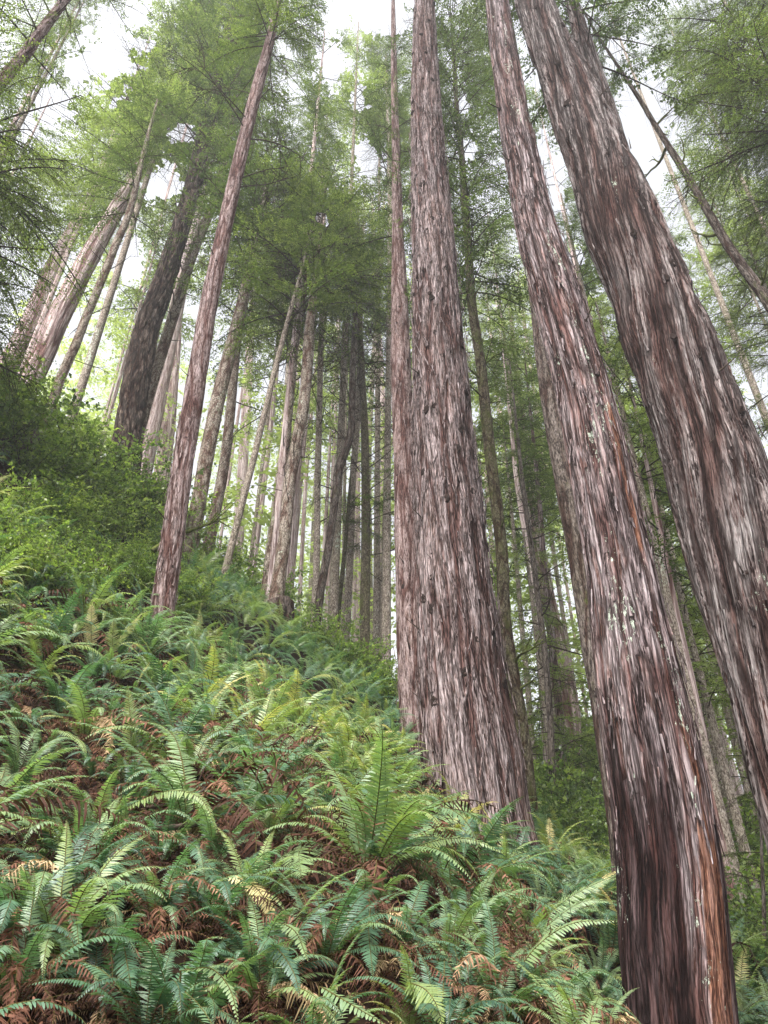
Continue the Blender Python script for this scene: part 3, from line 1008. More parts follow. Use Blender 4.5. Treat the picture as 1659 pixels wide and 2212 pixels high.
# --- dark furrowed fir uphill and companions
tree("fir_tree", "dark deeply furrowed fir with a thick trunk behind the slope shrubs", "tree",
     [(283, 905, 68), (290, 850, 67), (306, 760, 63), (320, 700, 59), (339, 650, 55), (357, 600, 52), (378, 530, 47), (400, 460, 43), (420, 390, 41),
      (436, 320, 37), (455, 240, 32), (480, 130, 24), (505, 20, 17)],
     19, M_FIR, 130, 0.05, furrows(.05, 5.5, 1.0, seed=3.1), extend=8,
     crown=[crown(400, -300, 150, 3.6, 2.4, M_LMID, FINE, tint=-.05)], spikes=(SPIKES, 8, 500, 380, .7, 1.2))
tree("hemlock_tree", "grey hemlock with snapped branch stubs just right of the dark furrowed fir", "tree",
     [(325, 840, 28), (345, 775, 27), (368, 703, 26), (393, 620, 25), (415, 552, 24), (440, 490, 22), (465, 428, 20), (482, 361, 18), (500, 270, 14), (515, 180, 10)],
     20, M_HEM, 28, 0.12, furrows(.01, 6, 1.5, seed=1.9), extend=6, crown=[crown(400, -100, 45, 2.2, 1.0, M_LMID, LIMBS)],
     spikes=(SPIKES, 34, 780, 380, .7, 1.3, (0, 60)))
tree("hemlock_tree", "thin crooked hemlock between the pale leaning redwood and the dark fir", "tree",
     [(95, 935, 24), (130, 820, 24), (167, 736, 23), (188, 680, 22), (207, 636, 21), (232, 575, 20), (254, 519, 19), (268, 488, 18), (278, 462, 17), (292, 410, 15), (303, 360, 13)],
     16, M_HEM, 28, 0.1, furrows(.01, 6, 1.5, seed=2.9), extend=5, crown=[crown(470, 100, 40, 2.2, 1.2, M_LMID, LIMBS, tint=.1)],
     spikes=(SPIKES, 16, 800, 470, .4, .9))
tree("redwood_tree", "pale grey redwood leaning right above the shrubs near the left edge", "tree",
     [(20, 905, 70), (60, 830, 64), (92, 765, 60), (124, 690, 57), (150, 640, 54), (185, 570, 50), (210, 525, 47), (234, 485, 43), (275, 410, 36), (318, 330, 28), (350, 260, 20)],
     20, M_PALE, 80, 0.08, furrows(.03, 4, .3, seed=8.2), extend=9, crown=[crown(440, -40, 110, 3.6, 3.0, M_LLITE, FINE, tint=.12)])
tree("redwood_tree", "palest broad redwood behind the other pale one at the left edge", "tree",
     [(-40, 920, 62), (-5, 830, 58), (40, 750, 54), (78, 670, 50), (110, 590, 44), (140, 530, 38), (178, 460, 30), (215, 390, 24), (250, 320, 18)],
     27, M_PALE, 60, 0.12, furrows(.03, 4, .3, seed=8.9), extend=9, crown=[crown(520, 0, 80, 4.2, 3.4, M_LLITE, LIMBS, tint=.05)])
tree("redwood_tree", "stubby branched redwood slanting across the top left corner", "tree",
     [(-160, 400, 52), (-90, 298, 46), (0, 178, 40), (50, 122, 36), (90, 66, 32), (134, 8, 27), (170, -50, 22)],
     10, M_SLIM, 60, 0.05, furrows(.014, 7, .7, seed=6.2), extend=6, crown=[crown(1400, 230, 150, 3.2, 3.9, M_LMID, VFINE, tint=.1, pitch=(-25, 10)), crown(120, -500, 50, 2.8, 2.0, M_LMID, VFINE)],
     spikes=(SPIKES, 9, 300, 0, .35, .7))
tree("redwood_tree", "pale topmost stem showing through foliage left of the slim pinkish redwood", "tree",
     [(430, 420, 26), (450, 310, 24), (469, 234, 22), (486, 150, 20), (502, 84, 17), (520, 0, 13)],
     30, M_PALE, 30, 0.2, None, extend=8, crown=[crown(420, -500, 60, 3.2, 2.0, M_LMID, COARSE)], spikes=(SPIKES, 10, 300, 80, .9, 1.6))

# --- stems behind the slim leaning redwood
tree("hemlock_tree", "lichen grey hemlock directly right of the slim pinkish redwood", "tree",
     [(398, 1225, 38), (415, 1159, 36), (430, 1080, 35), (445, 992, 34), (458, 925, 33), (472, 858, 32), (502, 741, 29), (522, 660, 26), (540, 580, 22), (556, 505, 18), (569, 435, 13), (576, 380, 9)],
     18.5, M_HEM, 40, 0.09, furrows(.012, 6, 1.4, seed=4.4), extend=3,
     crown=[crown(560, 220, 70, 3.8, 2.2, M_LMID, FINE, pitch=(-25, 35), tint=.0), crown(700, 560, 12, 3.0, 2.6, M_LMID, FINE, pitch=(-15, 15), tint=.1)],
     spikes=(LONGS, 14, 640, 430, .8, 1.3, (20, 60)))
tree("hemlock_tree", "darker cracked hemlock, second stem right of the slim pinkish redwood", "tree",
     [(462, 1120, 25), (478, 1042, 24), (490, 960, 23), (499, 875, 22), (512, 741, 20), (528, 650, 18), (546, 560, 15), (570, 470, 11)],
     20, M_HEM, 28, 0.12, furrows(.01, 6, 1.4, seed=5.4), extend=4, crown=[crown(600, 250, 34, 2.8, 1.8, M_LMID, FINE, tint=.05, pitch=(-25, 25))],
     spikes=(SPIKES, 10, 900, 560, .5, 1.0))
tree("redwood_tree", "far pale pink redwood glimpsed between dark fir and slim redwood", "tree",
     [(364, 900, 34), (371, 818, 32), (377, 741, 29), (386, 620, 24), (396, 500, 18)], 40, M_PALE, 36, 0.3, furrows(.03, 4, .3, seed=1), extend=10,
     crown=[crown(700, 300, 40, 4, 2.5, M_LLITE, COARSE)])
tree("hemlock_tree", "thin spotted hemlock standing out of the ferns above the dark hollow", "tree",
     [(482, 1253, 17), (505, 1160, 16), (530, 1060, 15), (552, 975, 14), (562, 930, 14), (572, 891, 13), (590, 815, 12), (609, 741, 11), (630, 660, 9), (650, 590, 7)],
     17.5, M_HEM, 22, 0.12, None, extend=3, crown=[crown(720, 420, 34, 2.8, 2.0, M_LMID, FINE, pitch=(-10, 15), tint=.15)], spikes=(LONGS, 12, 900, 620, .4, .9))
tree("hemlock_tree", "left stem of the close pair of hemlocks in the middle distance", "tree",
     [(580, 1230, 21), (592, 1143, 20), (604, 1060, 19), (616, 975, 18), (628, 850, 17), (639, 741, 15), (655, 640, 12), (668, 560, 9)],
     19, M_HEM, 24, 0.12, furrows(.01, 6, 1.4, seed=6.4), extend=4, crown=[crown(680, 400, 34, 3.0, 2.2, M_LMID, FINE, pitch=(-10, 20), tint=.15)],
     spikes=(SPIKES, 18, 1100, 640, .6, 1.2))
tree("hemlock_tree", "thicker tan right stem of the close pair of hemlocks with knotty stubs", "tree",
     [(604, 1240, 30), (613, 1176, 29), (626, 1042, 28), (641, 958, 27), (656, 875, 26), (663, 800, 25), (666, 741, 23), (674, 660, 19), (682, 590, 14), (690, 520, 9)],
     18, M_HEM, 34, 0.09, furrows(.012, 6, 1.4, seed=7.4), extend=4, crown=[crown(640, 380, 44, 3.4, 2.2, M_LMID, FINE, pitch=(-10, 18), tint=.2)],
     spikes=(LONGS, 22, 1100, 600, .5, 1.0, (-5, 60)))
tree("hemlock_tree", "thin straight buff stem right of the close pair of hemlocks", "tree",
     [(681, 1290, 16), (683, 1243, 15), (686, 1042, 14), (690, 880, 13), (693, 741, 12), (696, 640, 9), (699, 540, 6)],
     21, M_HEM, 20, 0.15, None, extend=4, crown=[crown(640, 430, 40, 2.4, 1.6, M_LMID, FINE)], spikes=(SPIKES, 16, 1200, 620, .5, 1.1))
tree("hemlock_tree", "kinked dark hemlock bending sideways halfway up beside thin straight stems", "tree",
     [(688, 1310, 19), (693, 1276, 19), (713, 1159, 18), (722, 1090, 18), (726, 1059, 18), (733, 1009, 20), (746, 975, 18), (757, 940, 17), (760, 880, 16), (762, 800, 15), (765, 741, 14), (768, 660, 12), (770, 580, 9)],
     20, M_DARK, 26, 0.1, furrows(.008, 6, 1.4, seed=8.4), extend=4, crown=[crown(640, 430, 30, 2.4, 1.6, M_LMID, FINE)], spikes=(LONGS, 18, 1100, 650, .4, 1.1, (0, 55)))
tree("hemlock_tree", "spotted grey stem crossing behind the kinked hemlock", "tree",
     [(748, 1400, 17), (750, 1343, 17), (757, 1176, 16), (760, 1076, 15), (770, 928, 14), (775, 830, 13), (778, 720, 11), (780, 600, 8)],
     23, M_HEM, 22, 0.15, None, extend=4, crown=[crown(800, 450, 40, 2.6, 1.6, M_LMID, LIMBS)], spikes=(LONGS, 14, 1100, 700, .5, 1.1))
tree("hemlock_tree", "short mossy stem leaning at the foot of the spotted grey one", "tree",
     [(730, 1340, 11), (733, 1293, 11), (740, 1235, 10), (746, 1176, 9), (752, 1100, 7), (756, 1040, 4)],
     22.5, M_MOSSY, 16, 0.15, None, extend=.6)
tree("hemlock_tree", "smooth olive brown hemlock left of the straight slim redwood", "tree",
     [(788, 1400, 23), (788, 1343, 22), (790, 1209, 21), (790, 1076, 19), (788, 942, 17), (784, 850, 15), (780, 774, 14), (776, 680, 12), (774, 560, 8)],
     22, M_MOSSY, 26, 0.12, None, extend=4, crown=[crown(1180, 1040, 10, 1.8, 1.6, M_LMID, FINE), crown(760, 480, 40, 2.4, 1.6, M_LMID, LIMBS)],
     spikes=(LONGS, 34, 1250, 760, .5, 1.0, (0, 50)))
tree("hemlock_tree", "far flaky barked stem just left of the straight slim redwood", "tree",
     [(826, 1440, 18), (828, 1326, 17), (831, 1230, 16), (833, 1143, 15), (835, 1050, 14), (837, 975, 12), (840, 850, 10), (843, 700, 8)],
     28, M_HEM, 20, 0.2, None, extend=6, crown=[crown(900, 520, 40, 3, 1.6, M_LMID, COARSE)], spikes=(SPIKES, 14, 1200, 800, .6, 1.2))
tree("redwood_tree", "distant pale redwood base showing between the olive brown and mossy stems", "tree",
     [(770, 1420, 20), (770, 1276, 18), (771, 1120, 15), (772, 960, 12)], 50, M_PALE, 24, 0.4, None, extend=20, crown=[crown(1150, 600, 30, 4, 3, M_LLITE, COARSE)])
tree("redwood_tree", "distant pale pillar behind the thin spotted hemlock", "tree",
     [(520, 1080, 24), (527, 960, 22), (534, 850, 20), (542, 700, 15)], 45, M_PALE, 24, 0.4, None, extend=16, crown=[crown(780, 500, 30, 4, 3, M_LLITE, COARSE)])
tree("hemlock_tree", "slender bare topped stem left of the central trunk's upper half", "tree",
     [(838, 900, 14), (842, 640, 13), (843, 480, 12), (841, 360, 10), (838, 240, 8), (834, 130, 5)],
     22, M_HEM, 18, 0.2, None, extend=2, crown=[crown(420, -60, 110, 2.9, 1.6, M_LMID, FINE, pitch=(10, 60)), crown(760, 420, 14, 1.8, 1.4, M_LMID, LIMBS)],
     spikes=(LONGS, 40, 600, 300, .35, .7, (0, 40)))

# --- right of the central trunk
tree("spruce_tree", "mossy knobbly spruce immediately right of the central trunk", "tree",
     [(1162, 1900, 34), (1154, 1820, 33), (1141, 1684, 32), (1124, 1549, 31), (1104, 1430, 30), (1091, 1343, 29), (1085, 1209, 28), (1071, 1076, 27), (1058, 975, 26),
      (1048, 875, 25), (1035, 760, 23), (1021, 669, 21), (1011, 535, 18), (1003, 430, 16), (997, 335, 14), (987, 234, 11), (980, 120, 8)],
     16, M_MOSSY, 44, 0.06, furrows(.012, 6, 1.8, seed=3.7), extend=5,
     crown=[crown(640, -300, 150, 2.6, 2.4, M_LMID, LIMBS, tint=.05), crown(900, 640, 12, 2.2, 2.0, M_LMID, LIMBS)], spikes=(MSPIKES, 46, 1550, 300, .45, 1.0, (0, 60)))
tree("redwood_tree", "broad pale redwood far off between the mossy spruce and the lichen flecked trunk", "tree",
     [(1245, 1690, 46), (1232, 1549, 44), (1209, 1418, 40), (1182, 1283, 34), (1161, 1164, 30), (1143, 1040, 25), (1128, 900, 19)],
     32, M_PALE, 50, 0.2, furrows(.05, 3, .25, seed=1.1), extend=10, crown=[crown(1180, 500, 40, 3.6, 2.4, M_LLITE, COARSE)])
tree("redwood_tree", "brown redwood foot overlapping the broad pale redwood", "tree",
     [(1214, 1650, 24), (1209, 1566, 22), (1199, 1460, 20), (1188, 1350, 18), (1176, 1230, 15), (1166, 1100, 12)],
     27, M_RED, 28, 0.2, furrows(.02, 4, .5, seed=1.5), extend=10, crown=[crown(1100, 500, 30, 3, 2, M_LMID, COARSE)])
tree("hemlock_tree", "dark pole thin hemlock in front of the broad pale redwood", "tree",
     [(1199, 1720, 17), (1195, 1684, 16), (1188, 1549, 15), (1178, 1418, 14), (1161, 1283, 13), (1148, 1181, 12), (1131, 1063, 10), (1122, 980, 8), (1112, 880, 5)],
     22, M_DARK, 20, 0.15, None, extend=3, crown=[crown(1130, 860, 26, 1.7, 1.0, M_LMID, FINE)], spikes=(SPIKES, 30, 1600, 1080, .6, 1.3, (-10, 30)))
tree("hemlock_tree", "whitish flaking stem left of the dark pole thin hemlock", "tree",
     [(1178, 1600, 15), (1165, 1418, 14), (1151, 1249, 14), (1131, 1130, 13), (1117, 1046, 11), (1104, 920, 8)],
     26, M_PALE, 20, 0.2, None, extend=5, crown=[crown(1050, 650, 30, 2.4, 1.5, M_LMID, COARSE)], spikes=(SPIKES, 10, 1400, 1050, .6, 1.2))
tree("hemlock_tree", "faint tan stem brushing the right side of the mossy spruce foot", "tree",
     [(1152, 1640, 13), (1142, 1500, 12), (1128, 1360, 11), (1116, 1220, 9)], 28, M_HEM, 18, 0.3, None, extend=8, crown=[crown(1250, 700, 24, 2.4, 2, M_LMID, COARSE)])
# right gap under the leaning giant
tree("redwood_tree", "pale tan redwood right behind the lichen flecked trunk's foot", "tree",
     [(1592, 1990, 34), (1581, 1921, 33), (1554, 1786, 31), (1520, 1616, 28), (1492, 1480, 25), (1462, 1340, 21), (1440, 1220, 17)],
     17, M_PALE, 40, 0.12, furrows(.02, 4, .4, seed=2.2), extend=9, crown=[crown(1300, 600, 30, 3, 2, M_LMID, LIMBS)])
tree("hemlock_tree", "brown mottled stem between the pale tan redwood and a whitewashed one", "tree",
     [(1612, 1880, 28), (1605, 1853, 28), (1588, 1785, 27), (1571, 1718, 26), (1554, 1650, 24), (1537, 1583, 22), (1505, 1440, 18), (1475, 1300, 14)],
     24, M_HEM, 34, 0.15, None, extend=8, crown=[crown(1500, 700, 40, 3, 2, M_LMID, LIMBS)])
tree("redwood_tree", "bright whitish trunk, narrowest in the gap left of the giant's foot", "tree",
     [(1628, 1850, 16), (1618, 1820, 16), (1598, 1760, 15), (1581, 1701, 15), (1547, 1583, 13), (1515, 1460, 11)],
     34, M_PALE, 22, 0.3, None, extend=14, crown=[crown(1400, 700, 30, 4, 3, M_LLITE, COARSE)])
tree("redwood_tree", "pinkish distant trunk touching the left edge of the giant's foot", "tree",
     [(1630, 1840, 26), (1612, 1769, 25), (1592, 1700, 22), (1570, 1620, 18)], 40, M_PALE, 26, 0.3, None, extend=16, crown=[crown(1500, 700, 30, 4, 3, M_LLITE, COARSE)])
tree("hemlock_tree", "thin dark sapling trunk low in the right corner", "tree",
     [(1652, 2060, 9), (1650, 1950, 9), (1646, 1860, 8), (1643, 1780, 5)], 13, M_DARK, 14, 0.15, None, extend=1.0,
     crown=[crown(1950, 1700, 10, .9, .5, M_LMID, FINE)])
tree("redwood_tree", "thin dark leaning redwood crossing the bright sky at upper right", "tree",
     [(1730, 760, 38), (1690, 700, 34), (1646, 633, 31), (1607, 580, 28), (1571, 528, 26), (1545, 484, 24), (1520, 440, 22), (1476, 366, 20), (1448, 322, 17), (1422, 281, 15),
      (1380, 212, 12), (1341, 152, 9), (1305, 98, 7), (1276, 51, 5)],
     12, M_DARK, 34, 0.06, furrows(.008, 7, 1.4, seed=2.4), extend=1.5, crown=[crown(140, 40, 16, 1.5, .7, M_LDARK, FINE)],
     spikes=(MSPIKES, 12, 640, 260, .6, 1.3, (10, 70)))


# --- foliage-bearing trees whose stems stand outside the picture, or high behind
def crown_tree(kind, label, x, y, h, r0, levels, mat, leaf, var, n, L0, L1, tint=0.0, lean=(0, 0), group=None, pitch=(-20, 15), bark_m=None):
    z = float(ground(x, y))
    base = np.array([x, y, z - .3])
    top = base + np.array([lean[0], lean[1], h])
    hs = np.linspace(0, 1, 6)
    path = base + np.outer(hs, top - base)
    rad = r0 * (1 - hs) ** .8 + .03
    P, R, tt = resample(path, rad, lambda s: .4)
    V, F_, bk, cav, th, tt = tube(P, R, 18, None, 0, tt)
    root = link(kind, None, None, base.tolist())
    tag(root, label, "tree", group)
    link("trunk", make_mesh("trunk", V - base, F_, [bark_m or M_HEM], attrs={'bk': bk, 'cav': cav}), root)
    pl = []
    az = rng.uniform(0, 6)
    for i in range(n):
        f = levels[0] + (levels[1] - levels[0]) * (i + rng.random()) / n
        pl.append((trunk_point(P, tt, f * tt[-1]), az + i * 2.4 + rng.normal(0, .4), math.radians(rng.uniform(*pitch)),
                   (L0 + (L1 - L0) * (f - levels[0]) / (levels[1] - levels[0])) * rng.uniform(.6, 1.2), rng.normal(0, .15)))
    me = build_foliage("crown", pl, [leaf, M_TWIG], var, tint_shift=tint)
    o = link("crown", me, root); o.location = (-base).tolist()
    return root


def crown_at(kind, label, px, py, D, span, r0, leaf, var, n, L0, L1, **kw):
    """a tree on the ground at distance D whose crown is centred at picture height py"""
    p = at(px, py, D)
    z = float(ground(p[0], p[1]))
    hc = p[2] - z
    h = max(hc + span * .6, 3.0)
    lv = (max(.05, (hc - span * .5) / h), .99)
    return crown_tree(kind, label, p[0], p[1], h, r0, lv, None, leaf, var, n, L0, L1, **kw)


crown_at("spruce_tree", "bright green young spruce behind the mossy spruce trunk", 1075, 620, 27, 12, .07, M_LLITE, LIMBS, 90, 2.8, 1.4, tint=.05)
crown_at("redwood_tree", "olive canopy spreading across the top right corner", 1640, 130, 10.5, 8, .05, M_LMID, VFINE, 150, 3.4, 2.0, tint=.14)
crown_at("redwood_tree", "dark boughs over the upper right edge", 1760, 380, 12, 6, .06, M_LMID, VFINE, 90, 3.2, 1.2, tint=.15)
crown_at("hemlock_tree", "light green hemlock behind the thin dark leaning redwood", 1560, 480, 24, 12, .08, M_LLITE, LIMBS, 100, 3.0, 1.4, tint=.1)
crown_at("hemlock_tree", "green hemlock at the right edge beside the leaning giant", 1690, 700, 14, 7, .07, M_LMID, VFINE, 80, 2.4, 1.2, tint=.12)
crown_at("hemlock_tree", "small hemlock in the slot between the two near redwoods", 1330, 830, 17, 7, .12, M_LLITE, LIMBS, 80, 2.2, 1.2, tint=.1)
crown_at("hemlock_tree", "taller hemlock in the slot above the small one", 1235, 520, 19, 6, .12, M_LMID, LIMBS, 60, 2.2, 1.0)
crown_at("hemlock_tree", "low feathery hemlock right of the mossy spruce foot", 1165, 1420, 24, 9, .12, M_LLITE, LIMBS, 80, 2.6, 1.2, tint=.05)
crown_at("hemlock_tree", "young hemlock in the lower slot beside the lichen flecked trunk", 1455, 1230, 19, 8, .1, M_LLITE, LIMBS, 70, 2.4, 1.0, tint=.1)
crown_at("hemlock_tree", "young hemlock hanging over the far pale trunks at lower right", 1560, 1450, 21, 7, .1, M_LLITE, LIMBS, 60, 2.2, 1.0, tint=.15)

for i, (px, py, D, leaf, n_, L_) in enumerate([(1490, 150, 20, M_LMID, 60, 2.8), (1600, 430, 27, M_LLITE, 60, 3.6), (1330, 470, 27, M_LMID, 50, 3.2), (700, 330, 25, M_LMID, 50, 3.0),
        (560, 150, 22, M_LMID, 50, 2.8), (690, 190, 19, M_LMID, 60, 2.3), (770, 150, 22, M_LLITE, 50, 2.4), (150, 40, 19, M_LLITE, 40, 2.2), (1330, 60, 20, M_LMID, 34, 2.2), (1180, 300, 26, M_LMID, 40, 2.2), (960, 700, 34, M_LLITE, 50, 3.4), (1480, 640, 26, M_LLITE, 60, 3.2), (420, 60, 19, M_LMID, 50, 2.6), (290, 170, 25, M_LLITE, 56, 3.2), (120, 120, 17, M_LMID, 46, 2.4), (50, 330, 24, M_LLITE, 50, 3.2),
        (820, 260, 28, M_LLITE, 50, 3.4), (1240, 660, 30, M_LLITE, 60, 3.6), (1060, 130, 27, M_LMID, 60, 3.2), (330, 560, 33, M_LLITE, 60, 4), (600, 720, 34, M_LLITE, 60, 4), (720, 820, 38, M_LLITE, 60, 4.4),
        (1110, 900, 30, M_LLITE, 60, 3.6), (1200, 1000, 36, M_LLITE, 60, 4), (1400, 900, 30, M_LLITE, 60, 3.6), (940, 420, 34, M_LMID, 50, 3.6), (1500, 1250, 30, M_LLITE, 60, 3.6)]):
    crown_at("hemlock_tree", "one of the slender hemlocks far behind the big trunks, airy pale crown against the sky", px, py, D, 11, .13, leaf, COARSE if D > 21 else FINE, n_, L_, 1.3,
             tint=.05, group="slender hemlocks far behind the trunks", bark_m=M_PALE if i % 2 else M_HEM)
# slender distant stems
FARPIX = [(560, 46), (585, 40), (645, 44), (668, 52), (705, 38), (722, 55), (800, 42), (812, 50), (818, 36), (415, 40), (455, 46), (345, 44), (310, 40), (535, 34),
          (1108, 44), (1120, 36), (1146, 52), (1186, 44), (1222, 48), (1252, 38), (1270, 50), (1530, 40), (1560, 46), (1500, 34), (1595, 50), (1640, 42), (625, 30), (740, 32), (765, 44), (240, 38)]
for i, (px, D) in enumerate(FARPIX):
    yb = 1330 if px < 850 else (1560 if px < 1400 else 1750)
    if px < 420: yb = 850
    k = (px - 830) / (yb + 1243.0)
    w = rng.uniform(7, 15)
    tp = yb - 800
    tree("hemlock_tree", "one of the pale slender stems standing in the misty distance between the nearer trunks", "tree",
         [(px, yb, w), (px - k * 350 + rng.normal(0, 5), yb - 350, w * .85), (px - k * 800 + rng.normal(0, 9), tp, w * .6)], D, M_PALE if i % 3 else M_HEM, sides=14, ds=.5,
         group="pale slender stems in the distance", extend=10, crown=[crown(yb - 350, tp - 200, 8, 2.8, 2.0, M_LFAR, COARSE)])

# --- the far wood: one mass
pl = []
for i in range(1500):
    # scattered crowns: pick a far tree position, then limbs along it
    pass
far_pl = []
nfar = 82
for i in range(nfar):
    y = rng.uniform(30, 72); x = rng.uniform(-.62, .62) * y
    if abs(x) < 1: x += 2
    z = float(ground(x, y)); h = rng.uniform(20, 42) + max(0, x) * .3
    az = rng.uniform(0, 6)
    for k in range(26):
        f = rng.uniform(.05, 1) ** .8
        far_pl.append((np.array([x, y, z + h * f]), az + k * 2.4, math.radians(rng.uniform(-25, 15)), (4.2 * (1 - f) ** .5 + 1.2) * rng.uniform(.6, 1.2), rng.normal(0, .15)))
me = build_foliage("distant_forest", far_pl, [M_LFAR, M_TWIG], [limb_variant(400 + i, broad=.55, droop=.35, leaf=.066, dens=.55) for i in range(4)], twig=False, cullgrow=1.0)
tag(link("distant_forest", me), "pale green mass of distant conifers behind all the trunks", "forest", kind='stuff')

# --- haze: damp air
hz = bpy.data.materials.new("damp_air"); hz.use_nodes = True
hn, hl = hz.node_tree.nodes, hz.node_tree.links; hn.clear()
ho = hn.new('ShaderNodeOutputMaterial'); pv_ = hn.new('ShaderNodeVolumePrincipled')
pv_.inputs['Color'].default_value = (.95, .97, 1.0, 1)
pv_.inputs['Density'].default_value = 0.0012
pv_.inputs['Anisotropy'].default_value = 0.2
hl.new(pv_.outputs[0], ho.inputs['Volume'])
zmin = float(GZ.min()) - 1
bx = np.array([[x, y, z] for x in (-620, 620) for y in (-620, 640) for z in (zmin, 90)], float)
HF = np.array([[0, 1, 3, 2], [4, 6, 7, 5], [0, 4, 5, 1], [2, 3, 7, 6], [0, 2, 6, 4], [1, 5, 7, 3]])
if HAZE:
    tag(link("haze", make_mesh("haze", bx, HF, [hz], smooth=False)), kind='stuff')

# ------------------------------------------------------------------ ferns
def frond(curve, W, npin, r, twist=0.1, shrink=1.0, lod=2, tint=0.4, tipw=0.15, start=.12, hint=None, curl=0.0, drop=0.25):
    """curve (K,3): stalk from crown to tip. returns leaf quads (N,4,3), tint(N*?), stalk tube"""
    K = len(curve)
    seg = np.linalg.norm(np.diff(curve, axis=0), axis=1)
    t = np.concatenate([[0], np.cumsum(seg)]); L = t[-1]; t = t / L
    s = np.linspace(start, .985, npin)
    P = np.stack([np.interp(s, t, curve[:, i]) for i in range(3)], 1)
    Tn = norm(np.stack([np.interp(s, t, np.gradient(curve[:, i], t)) for i in range(3)], 1))
    if hint is None:
        ax = curve[-1] - curve[0]
        h = np.cross(Tn, np.cross([0, 0, 1.0], Tn) * 1.0)
        side = norm(np.cross(Tn, [0, 0, 1.0]) + 1e-6 * np.random.default_rng(1).normal(size=3))
        # keep the side vector continuous through the vertical
        ref = norm(np.cross(np.array([ax[0], ax[1], 0]) + 1e-6, [0, 0, 1.0]))
        side = norm(ref - Tn * (Tn @ ref)[:, None])
    else:
        side = norm(hint - Tn * (Tn @ hint)[:, None])
    nrm = norm(np.cross(side, Tn))
    prof = np.minimum(1, .55 + 1.8 * (s - start)) * np.clip((1 - s) / .62, 0, 1) ** .75 + tipw * (1 - s)
    quads, tn = [], []
    dsp = L * (s[1] - s[0])
    for sd in (-1, 1):
        pr = P + Tn * dsp * (.25 * sd)
        ln = W * .5 * prof * r.uniform(.88, 1.08, npin) * shrink
        fw = np.radians(r.normal(20, 5, npin)) + s * .35
        tw = r.normal(0, twist, npin)
        dv = norm(side * (sd * np.cos(fw))[:, None] + Tn * np.sin(fw)[:, None] + nrm * (-.10 + r.normal(0, .05 + twist * .3, npin))[:, None])
        wv = Tn * np.cos(tw)[:, None] + nrm * np.sin(tw)[:, None]
        wv = norm(wv - dv * np.sum(wv * dv, 1)[:, None])
        hw = dsp * (.36 if curl == 0 else .24) * np.clip(ln / (W * .5) * 1.5 + .35, 0, 1)
        a = pr; dn = nrm * (-ln * drop)[:, None]
        cu = nrm * (ln * curl * r.normal(0, 1, npin))[:, None]
        b_ = pr + dv * (ln * .5)[:, None] + dn * .3 + cu * .4
        c = pr + dv * ln[:, None] + dn + cu
        ab, wb = hw * .8, hw
        q0 = [a - wv * ab[:, None], a + wv * ab[:, None], b_ + wv * wb[:, None] * .95, b_ - wv * wb[:, None] * .85]
        if lod >= 2:
            c1 = pr + dv * (ln * .8)[:, None] + dn * .65 + cu * .75
            q1 = [q0[3], q0[2], c1 + wv * (hw * .62)[:, None], c1 - wv * (hw * .5)[:, None]]
            q2 = [q1[3], q1[2], c + wv * (hw * .08)[:, None], c - wv * (hw * .06)[:, None]]
            qs = [q0, q1, q2]
        elif lod == 1:
            q1 = [q0[3], q0[2], c + wv * (hw * .12)[:, None], c - wv * (hw * .1)[:, None]]
            qs = [q0, q1]
        else:
            qs = [[a - wv * ab[:, None], a + wv * ab[:, None], c + wv * (hw * .2)[:, None], c - wv * (hw * .15)[:, None]]]
        tv = np.clip(tint + r.normal(0, .035, npin) + .05 * s, 0, 1)
        for q in qs:
            quads.append(np.stack(q, 1)); tn.append(tv)
    return np.concatenate(quads), np.concatenate(tn)


def arch(L, el0, bend, az, r, K=14, sag=1.4, side=0.0):
    s = np.linspace(0, 1, K)
    el = el0 - bend * s ** sag
    dl = L / (K - 1)
    x = np.concatenate([[0], np.cumsum(np.cos(el[:-1]) * dl)])
    z = np.concatenate([[0], np.cumsum(np.sin(el[:-1]) * dl)])
    y = side * s ** 2 * L
    c, sn = math.cos(az), math.sin(az)
    return np.stack([x * c - y * sn, x * sn + y * c, z], 1)


def fern_arrays(seed, n=16, L=1.0, lod=2, dead=6, npin=38, tr=(.22, .70)):
    """green and dead parts as (quads, tints, stalks)"""
    r = np.random.default_rng(seed)
    G, GT, D, DT, ST, DS = [], [], [], [], [], []
    az0 = r.uniform(0, 6)
    base_t = r.uniform(*tr)
    for i in range(n):
        az = az0 + i * 2.4 + r.normal(0, .25)
        el = math.radians(r.uniform(42, 88))
        l = L * r.uniform(.65, 1.15)
        bend = math.radians(r.uniform(60, 165))
        cv = arch(l, el, bend, az, r, side=r.normal(0, .12), sag=r.uniform(1.1, 1.9)) + np.array([math.cos(az), math.sin(az), 0]) * .04
        tt_ = np.clip(r.normal(base_t, .11), .05, .8)
        if r.random() < .012: tt_ = .93
        q, t = frond(cv, l * r.uniform(.16, .23), npin, r, twist=r.uniform(.04, .16), lod=lod, tint=tt_)
        G.append(q); GT.append(t); ST.append((cv, .0045 * l + .001))
    for i in range(dead):
        az = r.uniform(0, 2 * math.pi)
        l = L * r.uniform(.55, 1.15)
        cv = arch(l, math.radians(r.uniform(15, 82)), math.radians(r.uniform(90, 190)), az, r, side=r.normal(0, .2), sag=r.uniform(.6, 1.2))
        q, t = frond(cv, l * r.uniform(.14,.24), max(10, int(npin * .75)), r, twist=.6, shrink=r.uniform(.55, .95), lod=lod, tint=np.clip(r.normal(.5, .22), .1, .95), curl=.5, drop=.6)
        D.append(q); DT.append(t); DS.append((cv, .003))
    return (np.concatenate(G), np.concatenate(GT), ST), ((np.concatenate(D), np.concatenate(DT), DS) if D else None)


